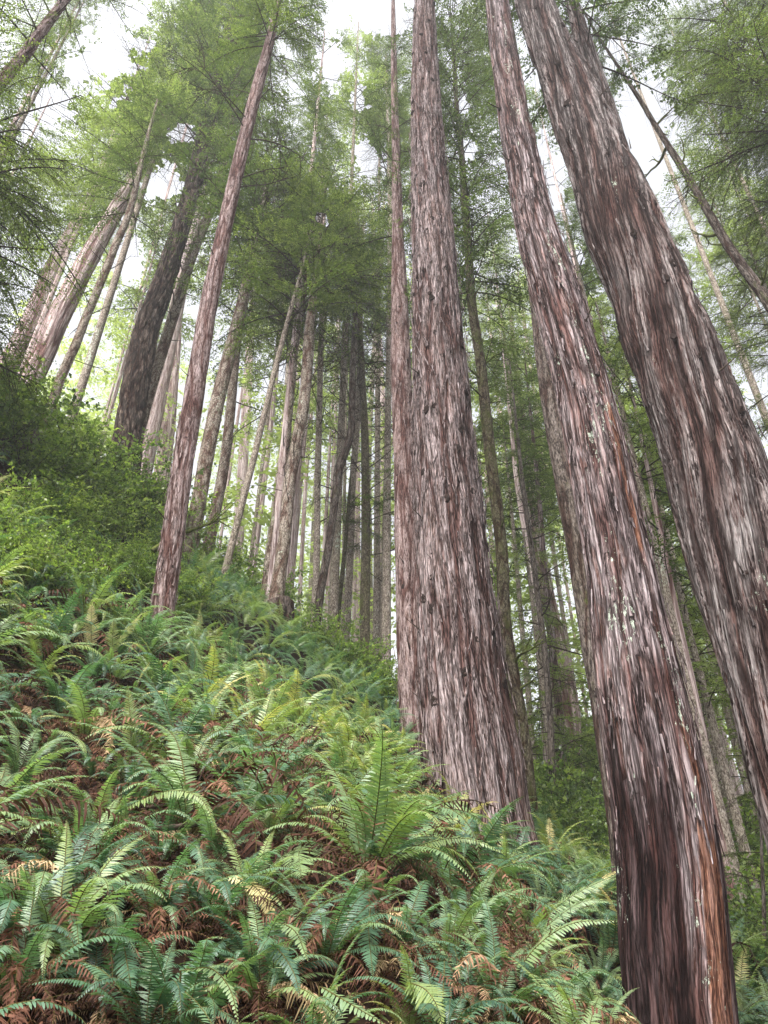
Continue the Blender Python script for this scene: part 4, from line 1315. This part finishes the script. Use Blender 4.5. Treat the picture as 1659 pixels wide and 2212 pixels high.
def fern_mesh(name, part, mats):
    q, t, st = part
    V = [q.reshape(-1, 3)]; F_ = [np.arange(len(q) * 4).reshape(-1, 4)]; mi = [np.zeros(len(q), int)]
    off = len(q) * 4
    for cv, r0 in st:
        v, f, _, _, _, _ = tube(cv, np.linspace(r0, r0 * .3, len(cv)), 3)
        V.append(v); F_.append(f + off); mi.append(np.ones(len(f), int)); off += len(v)
    T = np.zeros(off); T[:len(q) * 4] = np.repeat(t, 4)
    return make_mesh(name, np.concatenate(V), np.concatenate(F_), mats, np.concatenate(mi), {'tint': T}, smooth=False)


NEARV, MIDV = [], []
for i in range(10):
    g, d = fern_arrays(500 + i, n=int(rng.integers(10, 17)), L=1.0, lod=2, dead=22, npin=46, tr=(.12, .55))
    NEARV.append((fern_mesh("sword_fern", g, [M_FERN, M_RACHIS]), fern_mesh("dead_foliage", d, [M_DEADF, M_RACHIS])))
for i in range(8):
    g, d = fern_arrays(600 + i, n=int(rng.integers(12, 19)), L=1.0, lod=1, dead=7, npin=30, tr=(.3, .76))
    MIDV.append((fern_mesh("sword_fern", g, [M_FERN, M_RACHIS]), fern_mesh("dead_foliage", d, [M_DEADF, M_RACHIS])))

TREE_FEET = [(np.array(o.location), .5) for o in bpy.data.objects if o.get('category') == 'tree']


def place_matrix(p, s, az, tilt=.6):
    nrm_ = gnormal(np.array(p[0]), np.array(p[1]))
    up = norm(np.array([0, 0, 1.0]) * (1 - tilt) + nrm_ * tilt)
    X = norm(np.cross(np.array([-math.sin(az), math.cos(az), 0]), up))
    Y = np.cross(up, X)
    return np.stack([X, Y, up], 1) * s


def hit(px, py):
    for D in np.arange(1.5, 40, .04):
        p = at(px, py, D)
        if p[2] < float(ground(p[0], p[1])): return float(D)
    return 14.0


HERO = [
 ("long pale green frond arching over bare brown litter, near left", [(205, 1790), (290, 1735), (370, 1708), (430, 1722), (475, 1812)], 62, .74, 0),
 ("small darker frond tucked just below a long pale arching frond", [(262, 1800), (320, 1762), (370, 1748), (430, 1778)], 36, .42, 0),
 ("broad glossy frond hanging tip down, wet green, lower left", [(185, 1878), (228, 1892), (246, 1960), (255, 2040)], 68, .36, 0),
 ("long dark frond hanging below the broad glossy one", [(262, 2010), (274, 2080), (286, 2150)], 60, .26, 0),
 ("dull speckled frond curling down left of the broad glossy one", [(112, 1850), (140, 1900), (165, 1990), (172, 2075)], 62, .3, 0),
 ("short wide pale frond with spread fingers, pointing straight down", [(612, 1796), (636, 1808), (645, 1850), (651, 1900)], 112, .66, 0),
 ("wide dark frond hanging like a tongue above the slanting stick", [(780, 1915), (794, 1935), (796, 2010), (806, 2110)], 76, .22, 0),
 ("tan speckled frond drooping at centre right of the bank", [(900, 1908), (962, 1924), (1012, 1977), (1035, 2103)], 58, .5, 0),
 ("long grey green frond sweeping right below the central redwood", [(810, 1894), (880, 1841), (946, 1815), (1012, 1812), (1094, 1845)], 48, .5, 0),
 ("arched frond overlapping the foot of the central redwood", [(880, 1795), (913, 1762), (979, 1732), (1042, 1780)], 58, .48, 0),
 ("raised frond with its tip against the central redwood bark", [(905, 1720), (960, 1675), (1010, 1655), (1048, 1672)], 36, .6, 0),
 ("thin frond crossing the redwood foot above the arched one", [(930, 1660), (990, 1637), (1042, 1640)], 24, .66, 0),
 ("dark blue green frond bowing down at the lower centre left", [(549, 2023), (599, 2050), (635, 2103), (648, 2150)], 50, .16, 0),
 ("bright green narrow frond curving down beside brown fronds at the lower centre", [(589, 1987), (632, 2007), (665, 2075)], 42, .5, 0),
 ("yellowing tan frond among dark green ones at lower centre left", [(490, 1888), (549, 1915), (576, 1950), (590, 2010)], 46, .97, 0),
 ("long frond reaching right to the stained redwood, lowest of three", [(1097, 2141), (1148, 2057), (1232, 1996), (1334, 1989)], 58, .5, 0),
 ("frond reaching right to the stained redwood, topmost of three", [(1155, 2000), (1232, 1938), (1334, 1887)], 50, .55, 0),
 ("frond bending down beside the dark foot of the stained redwood", [(1200, 2050), (1266, 2107), (1317, 2200)], 50, .55, 0),
 ("middle frond of three reaching toward the stained redwood", [(1130, 2060), (1200, 1985), (1270, 1945), (1330, 1950)], 46, .45, 0),
 ("bright fresh fern at the bottom edge right of the centre", [(880, 2122), (915, 2135), (940, 2165), (956, 2215)], 84, .6, 0),
 ("pale leathery frond slanting along the bottom edge at the centre", [(690, 2130), (764, 2173), (835, 2215)], 48, .6, 0),
 ("bright green frond bent like a hook near the bottom edge, left of centre", [(390, 2097), (456, 2093), (496, 2136), (516, 2215)], 44, .58, 0),
 ("blue green frond arching from beside the rusty dead frond", [(341, 1812), (397, 1815), (446, 1861), (490, 1951)], 42, .3, 0),
 ("pale frond on the left slope with a downturned tip", [(79, 1577), (132, 1578), (178, 1607), (187, 1640)], 36, .78, 0),
 ("pale ribbed frond at the left edge halfway down the bank", [(-10, 1772), (60, 1768), (115, 1780), (142, 1822)], 50, .72, 0),
 ("tall upright yellow green frond lit from behind, left slope", [(284, 1650), (282, 1560), (275, 1480)], 50, .82, 0),
 ("upright lit frond left of the slim redwood foot", [(197, 1400), (197, 1350), (198, 1300)], 40, .84, 0),
 ("upright lit frond nearest the slim redwood foot", [(248, 1395), (275, 1360), (308, 1320)], 36, .8, 0),
 ("upright olive frond at the far left of the slope", [(64, 1420), (70, 1380), (76, 1335)], 46, .82, 0),
 ("second upright lit frond between two taller ones on the left slope", [(241, 1420), (243, 1380), (246, 1338)], 36, .78, 0),
 ("small fresh green frond leaning right below the slim redwood", [(292, 1485), (305, 1455), (325, 1428)], 30, .8, 0),
 ("upright bright frond standing beside the central redwood's left foot", [(893, 1660), (905, 1630), (920, 1598)], 26, .84, 0),
 ("rusty brown dead frond bent double, near left", [(198, 1812), (245, 1795), (305, 1798), (325, 1861), (334, 1930)], 48, .66, 1),
 ("big curled brown dead frond at the bottom left corner", [(38, 1955), (26, 2030), (22, 2110), (26, 2215)], 62, .7, 1),
 ("pinkish dead frond folded over at the middle of the bank", [(583, 1745), (630, 1738), (655, 1770), (655, 1815)], 40, .6, 1),
 ("dark brown dead frond hanging in a sheaf at the lower centre", [(632, 1894), (665, 1960), (678, 2065)], 54, .38, 1),
 ("bleached dead frond curling beside the wide dark tongue frond", [(807, 1997), (847, 1971), (885, 2015)], 40, .88, 1),
 ("long reddish dead frond slanting down right of the wide dark frond", [(830, 2010), (895, 2060), (962, 2110), (1015, 2165)], 46, .55, 1),
 ("hanging rusty dead frond on the upper left of the near bank", [(145, 1640), (160, 1645), (164, 1715)], 28, .6, 1),
]

# candidate spots: dart throwing over the bank
cand = []
grid = {}
tries = 0
while tries < 60000:
    tries += 1
    y = rng.uniform(1.9, 27); x = rng.uniform(-.85 * y - 3, .7 * y + 2)
    dist = math.hypot(x, y)
    if dist < 2.2: continue
    z = float(0)
    key = (int(x / .5), int(y / .5))
    md = (.53 if dist < 7.5 else .39) + .005 * dist
    ok = True
    for a in range(-2, 3):
        for b in range(-2, 3):
            for (qx, qy) in grid.get((key[0] + a, key[1] + b), ()):
                if (qx - x) ** 2 + (qy - y) ** 2 < md * md: ok = False
    if not ok: continue
    grid.setdefault(key, []).append((x, y)); cand.append((x, y))
cand = np.array(cand)
cz = ground(cand[:, 0], cand[:, 1])
pts3 = np.column_stack([cand, cz])
feet = [(1.45, 13.0, 1.1), (2.9, 9.0, .85), (5.0, 9.0, 1.2), (-3.8, 12.0, .3)]
keep = np.ones(len(cand), bool)
for fx, fy, fr in feet:
    keep &= np.hypot(cand[:, 0] - fx, cand[:, 1] - fy) > fr
px_, py_ = proj(pts3 + np.array([0, 0, .5]))
dz = (pts3 - EYE) @ FWD
keep &= (px_ > -260) & (px_ < 1900) & (py_ < 2900) & (dz > .8)
rt = pts3[:, 0] / pts3[:, 1]
keep &= ~((rt > .235) & (rt < .43) & (pts3[:, 1] < 9.6))
keep &= ~((pts3[:, 0] < -4.6) & (pts3[:, 1] > 11.2) & (rng.random(len(pts3)) < .75))
# right of the bank the valley floor is shrubbier: thin the ferns out with distance
pts3 = pts3[keep]; px_, py_, dz = px_[keep], py_[keep], dz[keep]
order = np.argsort(np.hypot(pts3[:, 0], pts3[:, 1]))
pts3, px_, py_, dz = pts3[order], px_[order], py_[order], dz[order]
print("ferns", len(pts3))


def zone(px, py, d, i):
    if d < 4.2:
        return "large sword fern at the very bottom of the bank with brown dead fronds under it"
    if px > 1500: return "sword fern on the low ground right of the stained trunk foot"
    if px > 1150: return "sword fern arching beside the left edge of the lichen flecked trunk"
    if d < 7: return "sword fern on the near bank, glossy green over withered brown fronds"
    if px > 780 and d < 14: return "sword fern clustered around the foot of the huge central redwood"
    if px < 520 and d < 14: return "upright sword fern on the left slope below the slim pinkish redwood"
    if d < 18: return "mid slope sword fern between the slim pinkish redwood and the central trunks"
    return "small far sword fern near the crest of the bank"


HP, HD = [], []
for _, pts_, *_r in HERO:
    D0 = hit(*pts_[0])
    for k in range(len(pts_) - 1):
        for s_ in (0, .5):
            a_ = pts_[k][0] * (1 - s_) + pts_[k + 1][0] * s_; c_ = pts_[k][1] * (1 - s_) + pts_[k + 1][1] * s_
            HP.append((a_, c_)); HD.append(depth(at(a_, c_, D0 - .5)))
HP, HD = np.array(HP), np.array(HD)
pd = np.hypot(px_[:, None] - HP[:, 0], (py_[:, None] - HP[:, 1]))
lim = (0.06 / np.maximum(dz, .5) * FOC)[:, None]
lim2 = (0.27 / np.maximum(dz, .5) * FOC)[:, None]
blocked = ((pd < lim) & (dz[:, None] < HD[None, :] + .15)).any(1) | (np.hypot(pts3[:, 0], pts3[:, 1]) < 2.6)
small = ((pd < lim2) & (dz[:, None] < HD[None, :] + .1)).any(1)
print("removed in front of showy fronds", int(blocked.sum()))
pts3, px_, py_, dz = pts3[~blocked], px_[~blocked], py_[~blocked], dz[~blocked]
small = small[~blocked]
extra = []
for (a_, c_) in [(150, 1960), (120, 2090), (60, 2030), (210, 2190), (1000, 2190), (960, 2090), (1070, 2215), (330, 2000), (700, 2090), (560, 2190), (20, 2190), (1180, 2215), (100, 1990), (860, 2060), (440, 2020), (1240, 2215)]:
    D_ = hit(a_, c_); q_ = at(a_, c_, D_); q_[2] = float(ground(q_[0], q_[1])); extra.append(q_)
extra = np.array(extra)
pts3 = np.vstack([extra, pts3]); dz = np.concatenate([(extra - EYE) @ FWD, dz])
ex_, ey_ = proj(extra); px_ = np.concatenate([ex_, px_]); py_ = np.concatenate([ey_, py_]); small = np.concatenate([np.ones(len(extra), bool), small])
NFERN = 262
for i in range(min(NFERN, len(pts3))):
    p = pts3[i]; d = math.hypot(p[0], p[1])
    near = d < 8.5
    var = (NEARV if near else MIDV)[int(rng.integers(10 if near else 8))]
    s = (rng.uniform(.82, 1.22) if d < 7 else rng.uniform(.7, 1.2))
    if small[i]: s = rng.uniform(.5, .72)
    az = rng.uniform(0, 6.28)
    M3 = place_matrix(p, s, az)
    o = link("sword_fern", var[0])
    M4 = Matrix(M3.tolist()).to_4x4(); M4.translation = Vector(p.tolist())
    o.matrix_world = M4
    lb = zone(px_[i], py_[i], d, i)
    tag(o, lb, "fern", "sword ferns: " + lb)
    c = link("dead_foliage", var[1], o)
    c['label'] = "withered brown fronds"
    c.rotation_euler = (0, 0, rng.uniform(0, 6.28)); k_ = rng.uniform(1.0, 1.3); c.scale = (k_, k_, k_)
# all further ferns: one mass
far_var = [fern_arrays(700 + i, n=14, L=1.0, lod=0, dead=2, npin=24) for i in range(6)]
QV, QT = [], []
rest = pts3[NFERN:]
for p in rest:
    d = math.hypot(p[0], p[1])
    g, dd = far_var[int(rng.integers(6))]
    M3 = place_matrix(p, rng.uniform(.75, 1.2), rng.uniform(0, 6.28))
    QV.append((g[0] @ M3.T + p)); QT.append(np.clip(g[1] + rng.normal(0, .08), 0, .85))
if QV:
    Q = np.concatenate(QV); T = np.repeat(np.concatenate(QT), 4)
    me = make_mesh("fern_cover", Q.reshape(-1, 3), np.arange(len(Q) * 4).reshape(-1, 4), [M_FERN], None, {'tint': T}, smooth=False)
    tag(link("fern_cover", me), "sheet of small far ferns covering the upper slope", "ferns", kind='stuff')


# ------------------------------------------------------------------ the showy fronds at the front, each on its own fern
for hi, (lb, pts, Wp, tn, isdead) in enumerate(HERO):
    r = np.random.default_rng(1000 + hi)
    D0 = hit(*pts[0])
    Ds = []
    for k, (a, c) in enumerate(pts):
        Ds.append(min(D0 - .55 - .10 * k, hit(a, c) - .50))
    q = np.array([at(a, c, d) for (a, c), d in zip(pts, Ds)])
    g0 = q[0] + np.array([0, .12, 0]); g0[2] = float(ground(g0[0], g0[1])) - .03
    sgl = np.concatenate([[0], np.cumsum(np.linalg.norm(np.diff(q, axis=0), axis=1))])
    cv = _hermite(sgl, q, _pchip_tangent(sgl, q), np.linspace(0, sgl[-1], 18))
    view = norm(cv[8] - EYE)
    mid = norm(cv[-1] - cv[0])
    nh = norm(-view * .55 + np.array([r.normal() * .15, 0, .75]))
    hint = norm(np.cross(mid, nh))
    Wm = Wp * depth(cv[8]) / FOC
    Lm = sgl[-1]
    npin = int(np.clip(Lm / .019, 16, 52))
    if isdead:
        qd, td = frond(cv, Wm, npin, r, twist=.7, shrink=.9, lod=2, tint=tn, curl=.45, drop=.5, start=.03, hint=hint)
    else:
        qd, td = frond(cv, Wm, npin, r, twist=.08, lod=2, tint=tn, start=.05, hint=hint, drop=.18)
    stalk = np.vstack([[g0], cv])
    root = link("sword_fern", NEARV[hi % 10][0 if not isdead else 1], loc=g0.tolist())
    s = r.uniform(.42, .6); root.scale = (s, s, s); root.rotation_euler = (r.normal(0, .1) + .3, 0, r.uniform(0, 6))
    tag(root, lb, "fern", "showy ferns of the near bank")
    me = fern_mesh("frond", (qd, td, [(stalk, .0045)]), [M_DEADF if isdead else M_FERN, M_RACHIS])
    o = link("frond", me)
    o.parent = root
    bpy.context.view_layer.update()
    o.matrix_parent_inverse = root.matrix_world.inverted()

# ------------------------------------------------------------------ dead fronds and litter lying on the bank
lit = [frond(arch(1.0, math.radians(r0_), math.radians(b0), 0, rng, side=sd), .2, 26, np.random.default_rng(900 + i), twist=.7, shrink=.8, lod=1, tint=.45, curl=.5, drop=.5)
       for i, (r0_, b0, sd) in enumerate([(20, 50, .2), (30, 80, -.2), (10, 30, .3), (40, 90, 0), (15, 60, -.3)])]
QV, QT = [], []
for i in range(800):
    y = rng.uniform(2.0, 15) if i % 3 else rng.uniform(2.0, 7); x = rng.uniform(-.8 * y - 1, .45 * y + 1)
    z = float(ground(x, y))
    q, tv = lit[int(rng.integers(5))]
    M3 = place_matrix(np.array([x, y, z]), rng.uniform(.3, .62), rng.uniform(0, 6.28), tilt=1.0)
    QV.append(q @ M3.T + np.array([x, y, z + rng.uniform(0, .22)])); QT.append(np.clip(tv + rng.normal(-.16, .2), 0, 1))
n_l = 60000
y = rng.uniform(1.8, 13, n_l); x = rng.uniform(-1, .5, n_l) * y
z = ground(x, y) + rng.uniform(0, .05, n_l)
p = np.stack([x, y, z], 1); d = norm(rng.normal(size=(n_l, 3)) * np.array([1, 1, .5])); w = norm(np.cross(d, rng.normal(size=(n_l, 3))))
ll = rng.uniform(.012, .07, n_l)[:, None] ** 1.0; ww = ll * rng.uniform(.03, .2, n_l)[:, None]
QV.append(np.stack([p, p + d * ll * .5 + w * ww, p + d * ll, p + d * ll * .5 - w * ww], 1)); QT.append(rng.uniform(0, .6, n_l) ** 1.2)
Q = np.concatenate(QV); T = np.repeat(np.concatenate(QT), 4)
me = make_mesh("leaf_litter", Q.reshape(-1, 3), np.arange(len(Q) * 4).reshape(-1, 4), [M_DEADF], None, {'tint': T}, smooth=False)
tag(link("leaf_litter", me), "brown fallen fern fronds and litter matted over the bank", "litter", kind='stuff')


# ------------------------------------------------------------------ shrubs
def shrub_arrays(seed, h=1.0, n=26, leaf=.035, broad=False):
    r = np.random.default_rng(seed)
    Q, T, ST = [], [], []
    for i in range(n):
        az = r.uniform(0, 6.28); el = math.radians(r.uniform(25, 85)); L = h * r.uniform(.6, 1.15)
        cv = arch(L, el, math.radians(r.uniform(10, 70)), az, r, side=r.normal(0, .15), K=9)
        cv = cv + np.cumsum(r.normal(0, .012, cv.shape), 0)
        ST.append((cv, .006 * h))
        tl = np.clip(r.normal(.38, .16), 0, 1)
        subs = [(cv, .25)]
        for j in range(9):
            k = int(r.integers(2, 8))
            a2 = r.uniform(0, 6.28)
            c2 = arch(L * r.uniform(.2, .45), math.radians(r.uniform(-20, 50)), .5, a2, r, K=6) + cv[k]
            subs.append((c2, .1)); ST.append((c2, .0022 * h))
        for c2, st in subs:
            m = int(14 if not broad else 9)
            u = r.uniform(st, 1, m); tt_ = np.linspace(0, 1, len(c2))
            p = np.stack([np.interp(u, tt_, c2[:, q]) for q in range(3)], 1)
            ax = norm(c2[-1] - c2[0])
            dv = norm(ax * .5 + r.normal(size=(m, 3)) * .7 + np.array([0, 0, .05]))
            nn = norm(np.array([0, 0, 1.0]) + r.normal(size=(m, 3)) * .45)
            wv = norm(np.cross(dv, nn)); ll = leaf * r.uniform(.6, 1.4, m); ww = ll * (.26 if not broad else .36)
            Q.append(np.stack([p, p + dv * (ll * .45)[:, None] + wv * ww[:, None], p + dv * ll[:, None], p + dv * (ll * .45)[:, None] - wv * ww[:, None]], 1))
            T.append(np.clip(r.normal(tl, .12, m) + .12 * u, 0, 1))
    return np.concatenate(Q), np.concatenate(T), ST


SHR = [fern_mesh("shrub", shrub_arrays(800 + i, 1.0, 26, .052), [M_SHRUB, M_TWIG]) for i in range(5)]
SHRB = [fern_mesh("shrub", shrub_arrays(820 + i, 1.0, 26, .048, True), [M_SHRUB, M_TWIG]) for i in range(3)]


def shrub(px, py, D, s, label, broad=False, group=None, zs=1.0):
    p = at(px, py, D)
    z = float(ground(p[0], p[1]))
    o = link("shrub", (SHRB if broad else SHR)[int(rng.integers(3 if broad else 5))])
    o.location = (p[0], p[1], z - .05)
    o.rotation_euler = (rng.normal(0, .1), rng.normal(0, .1), rng.uniform(0, 6))
    o.scale = (s, s, s * zs)
    tag(o, label, "shrub", group)


GL = "dark huckleberry shrub in the thicket on the upper left slope"
for (px, py, D, s) in [(20, 880, 14.5, 2.4), (90, 930, 15, 2.2), (160, 900, 16, 2.2), (230, 950, 16.5, 2.2), (300, 960, 17, 2.0), (370, 980, 18, 2.0),
                       (60, 1010, 13.2, 1.7), (140, 1010, 14.2, 1.9), (215, 1040, 15, 1.7), (290, 1050, 16, 1.6), (10, 960, 13, 1.9),
                       (420, 1090, 19, 1.8), (340, 1130, 16.5, 1.3), (250, 1120, 15, 1.3), (120, 1100, 12.8, 1.2), (-50, 880, 13.5, 2.4), (180, 860, 18, 2.6), (30, 820, 17, 2.6)]:
    shrub(px, py, D, s, GL, broad=bool(int(px) % 4), group="dark huckleberry shrubs")
GL = "low mixed shrub on the left slope between the fern bank and the dark thicket"
for i in range(46):
    px = rng.uniform(-20, 440); py = rng.uniform(1060, 1290) - max(0, 200 - px) * .05
    D = hit(px, py)
    if D > 24: continue
    shrub(px, py, D, rng.uniform(.5, 1.1), GL, bool(rng.random() < .45), "low mixed shrubs on the left slope")
GL = "bushy evergreen shrub along the crest of the bank below the thin hemlocks"
for (px, py, D, s) in [(520, 1240, 20, 1.6), (570, 1280, 19.5, 1.5), (640, 1300, 18.5, 1.2), (690, 1350, 18.5, 1.5), (740, 1400, 18, 1.5), (790, 1440, 18, 1.5), (835, 1500, 17.5, 1.4),
                       (470, 1200, 20, 1.7), (600, 1230, 22, 2.2), (720, 1330, 22, 2.0), (800, 1390, 22, 2.0), (545, 1190, 22, 2.2)]:
    shrub(px, py, D, s, GL, group="shrubs along the crest")
GL = "yellow green leafy shrub among the ferns at the left edge"
for (px, py, D, s) in [(20, 1230, 9.5, 1.0), (90, 1260, 10, 1.0), (160, 1240, 11, .9), (60, 1330, 8.6, .8), (0, 1150, 10, 1.0), (30, 1100, 11, 1.2), (190, 1320, 10.8, .8), (130, 1180, 11.5, 1.0)]:
    shrub(px, py, D, s, GL, True, "leafy shrubs at the left edge")
GL = "dark undergrowth shrub on the far slope right of the central redwood"
for (px, py, D, s) in [(1180, 1700, 22, 2.4), (1240, 1720, 23, 2.2), (1290, 1760, 21, 2.2), (1200, 1640, 30, 3.0), (1260, 1660, 30, 3.2), (1320, 1680, 28, 3.0), (1200, 1790, 17, 1.3),
                       (1270, 1820, 17, 1.4), (1330, 1850, 15, 1.2), (1150, 1600, 34, 3.0), (1230, 1580, 38, 4.0), (1300, 1600, 38, 4.0)]:
    shrub(px, py, D, s, GL, group="undergrowth on the far slope")
GL = "leafy shrub in the gap at the right edge below the pale trunks"
for (px, py, D, s) in [(1600, 1960, 16, 1.8), (1650, 1940, 15, 1.8), (1630, 2020, 13.5, 1.3), (1600, 2080, 12.5, 1.0), (1655, 2100, 12, 1.0), (1570, 1900, 20, 2.4), (1640, 1870, 21, 2.6), (1610, 1800, 26, 3.0), (1560, 1800, 26, 3)]:
    shrub(px, py, D, s, GL, True, "shrubs in the right gap")

def rotten_stump(px, py, D, r0, h, label):
    c = at(px, py, D); z = float(ground(c[0], c[1]))
    k = 22; hh = np.linspace(-.3, h, k)
    P = np.array([[c[0] + .05 * math.sin(q * 3), c[1], z + q] for q in hh]); R = r0 * (1 - .3 * np.linspace(0, 1, k)); R[-1] = r0 * .35; R[-2] = r0 * .6
    V, F_, bk, cv, _, tt = tube(P, R, 60, furrows(.10, 3, .8, lobes=3, lobe_amp=.25, lobe_h=.6, seed=px))
    me = make_mesh("rotten_stump", V, F_, [M_DARK], attrs={'bk': bk, 'cav': np.clip(cv + .4, 0, 1)})
    tag(link("rotten_stump", me), label, "stump")


rotten_stump(600, 1345, 17.6, .55, .9, "dark rotten stump on the crest of the bank under the hemlocks")
rotten_stump(30, 950, 13.6, .6, 1.0, "dark root mass in the thicket at the left edge")
for i, (px, py, a_) in enumerate([(520, 1560, 2.6), (700, 1720, .2), (420, 1860, 1.9), (1060, 2010, .5), (980, 1930, 2.8)]):
    D = hit(px, py); p = at(px, py, D); p[2] = float(ground(p[0], p[1])) + .22
    o = link("fallen_branch", branch_mesh("fallen_branch", 1.3, 90 + i, M_TWIG, r0=.018, forks=3, up=0, wig=.08), loc=p.tolist())
    n_ = gnormal(np.array(p[0]), np.array(p[1])); dv = norm(np.cross(n_, np.array([math.cos(a_), math.sin(a_), .3])))
    o.rotation_euler = rot_to(dv)
    tag(o, "thin bare dead branch caught among the ferns of the bank", "branch", "thin dead branches caught among the ferns")
# dark soil hollow under the crest and the mossy fallen bough beside the slim redwood
b = branch_mesh("fallen_branch", 2.4, 77, M_MOSSTWIG, r0=.075, forks=5, up=.12, wig=.045)
p0, p1 = at(330, 1190, 12.5), at(497, 1095, 12.6)
o = link("fallen_branch", b, loc=p0.tolist()); o.rotation_euler = rot_to(norm(p1 - p0)); sc_ = float(np.linalg.norm(p1 - p0)) / 2.3
o.scale = (sc_, sc_, sc_)
tag(o, "mossy dead bough propped behind the slim pinkish redwood's lower trunk", "branch")
b = branch_mesh("fallen_branch", 1.0, 78, M_TWIG, r0=.02, forks=1, up=.3, wig=.07)
o = link("fallen_branch", b, loc=at(315, 1745, 5.6).tolist()); o.rotation_euler = rot_to(norm(at(500, 1720, 5.9) - at(315, 1745, 5.6))); o.scale = (.7, .7, .7)
tag(o, "short bare brown branch lying on withered fronds, near left", "branch")
b = branch_mesh("fallen_branch", 1.0, 79, M_TWIG, r0=.02, forks=1, up=-.2, wig=.05)
o = link("fallen_branch", b, loc=at(735, 1930, 4.9).tolist()); o.rotation_euler = rot_to(norm(at(810, 2110, 4.2) - at(735, 1930, 4.9))); o.scale = (.8, .8, .8)
tag(o, "dark stick slanting down beside the wide hanging dark frond", "branch")
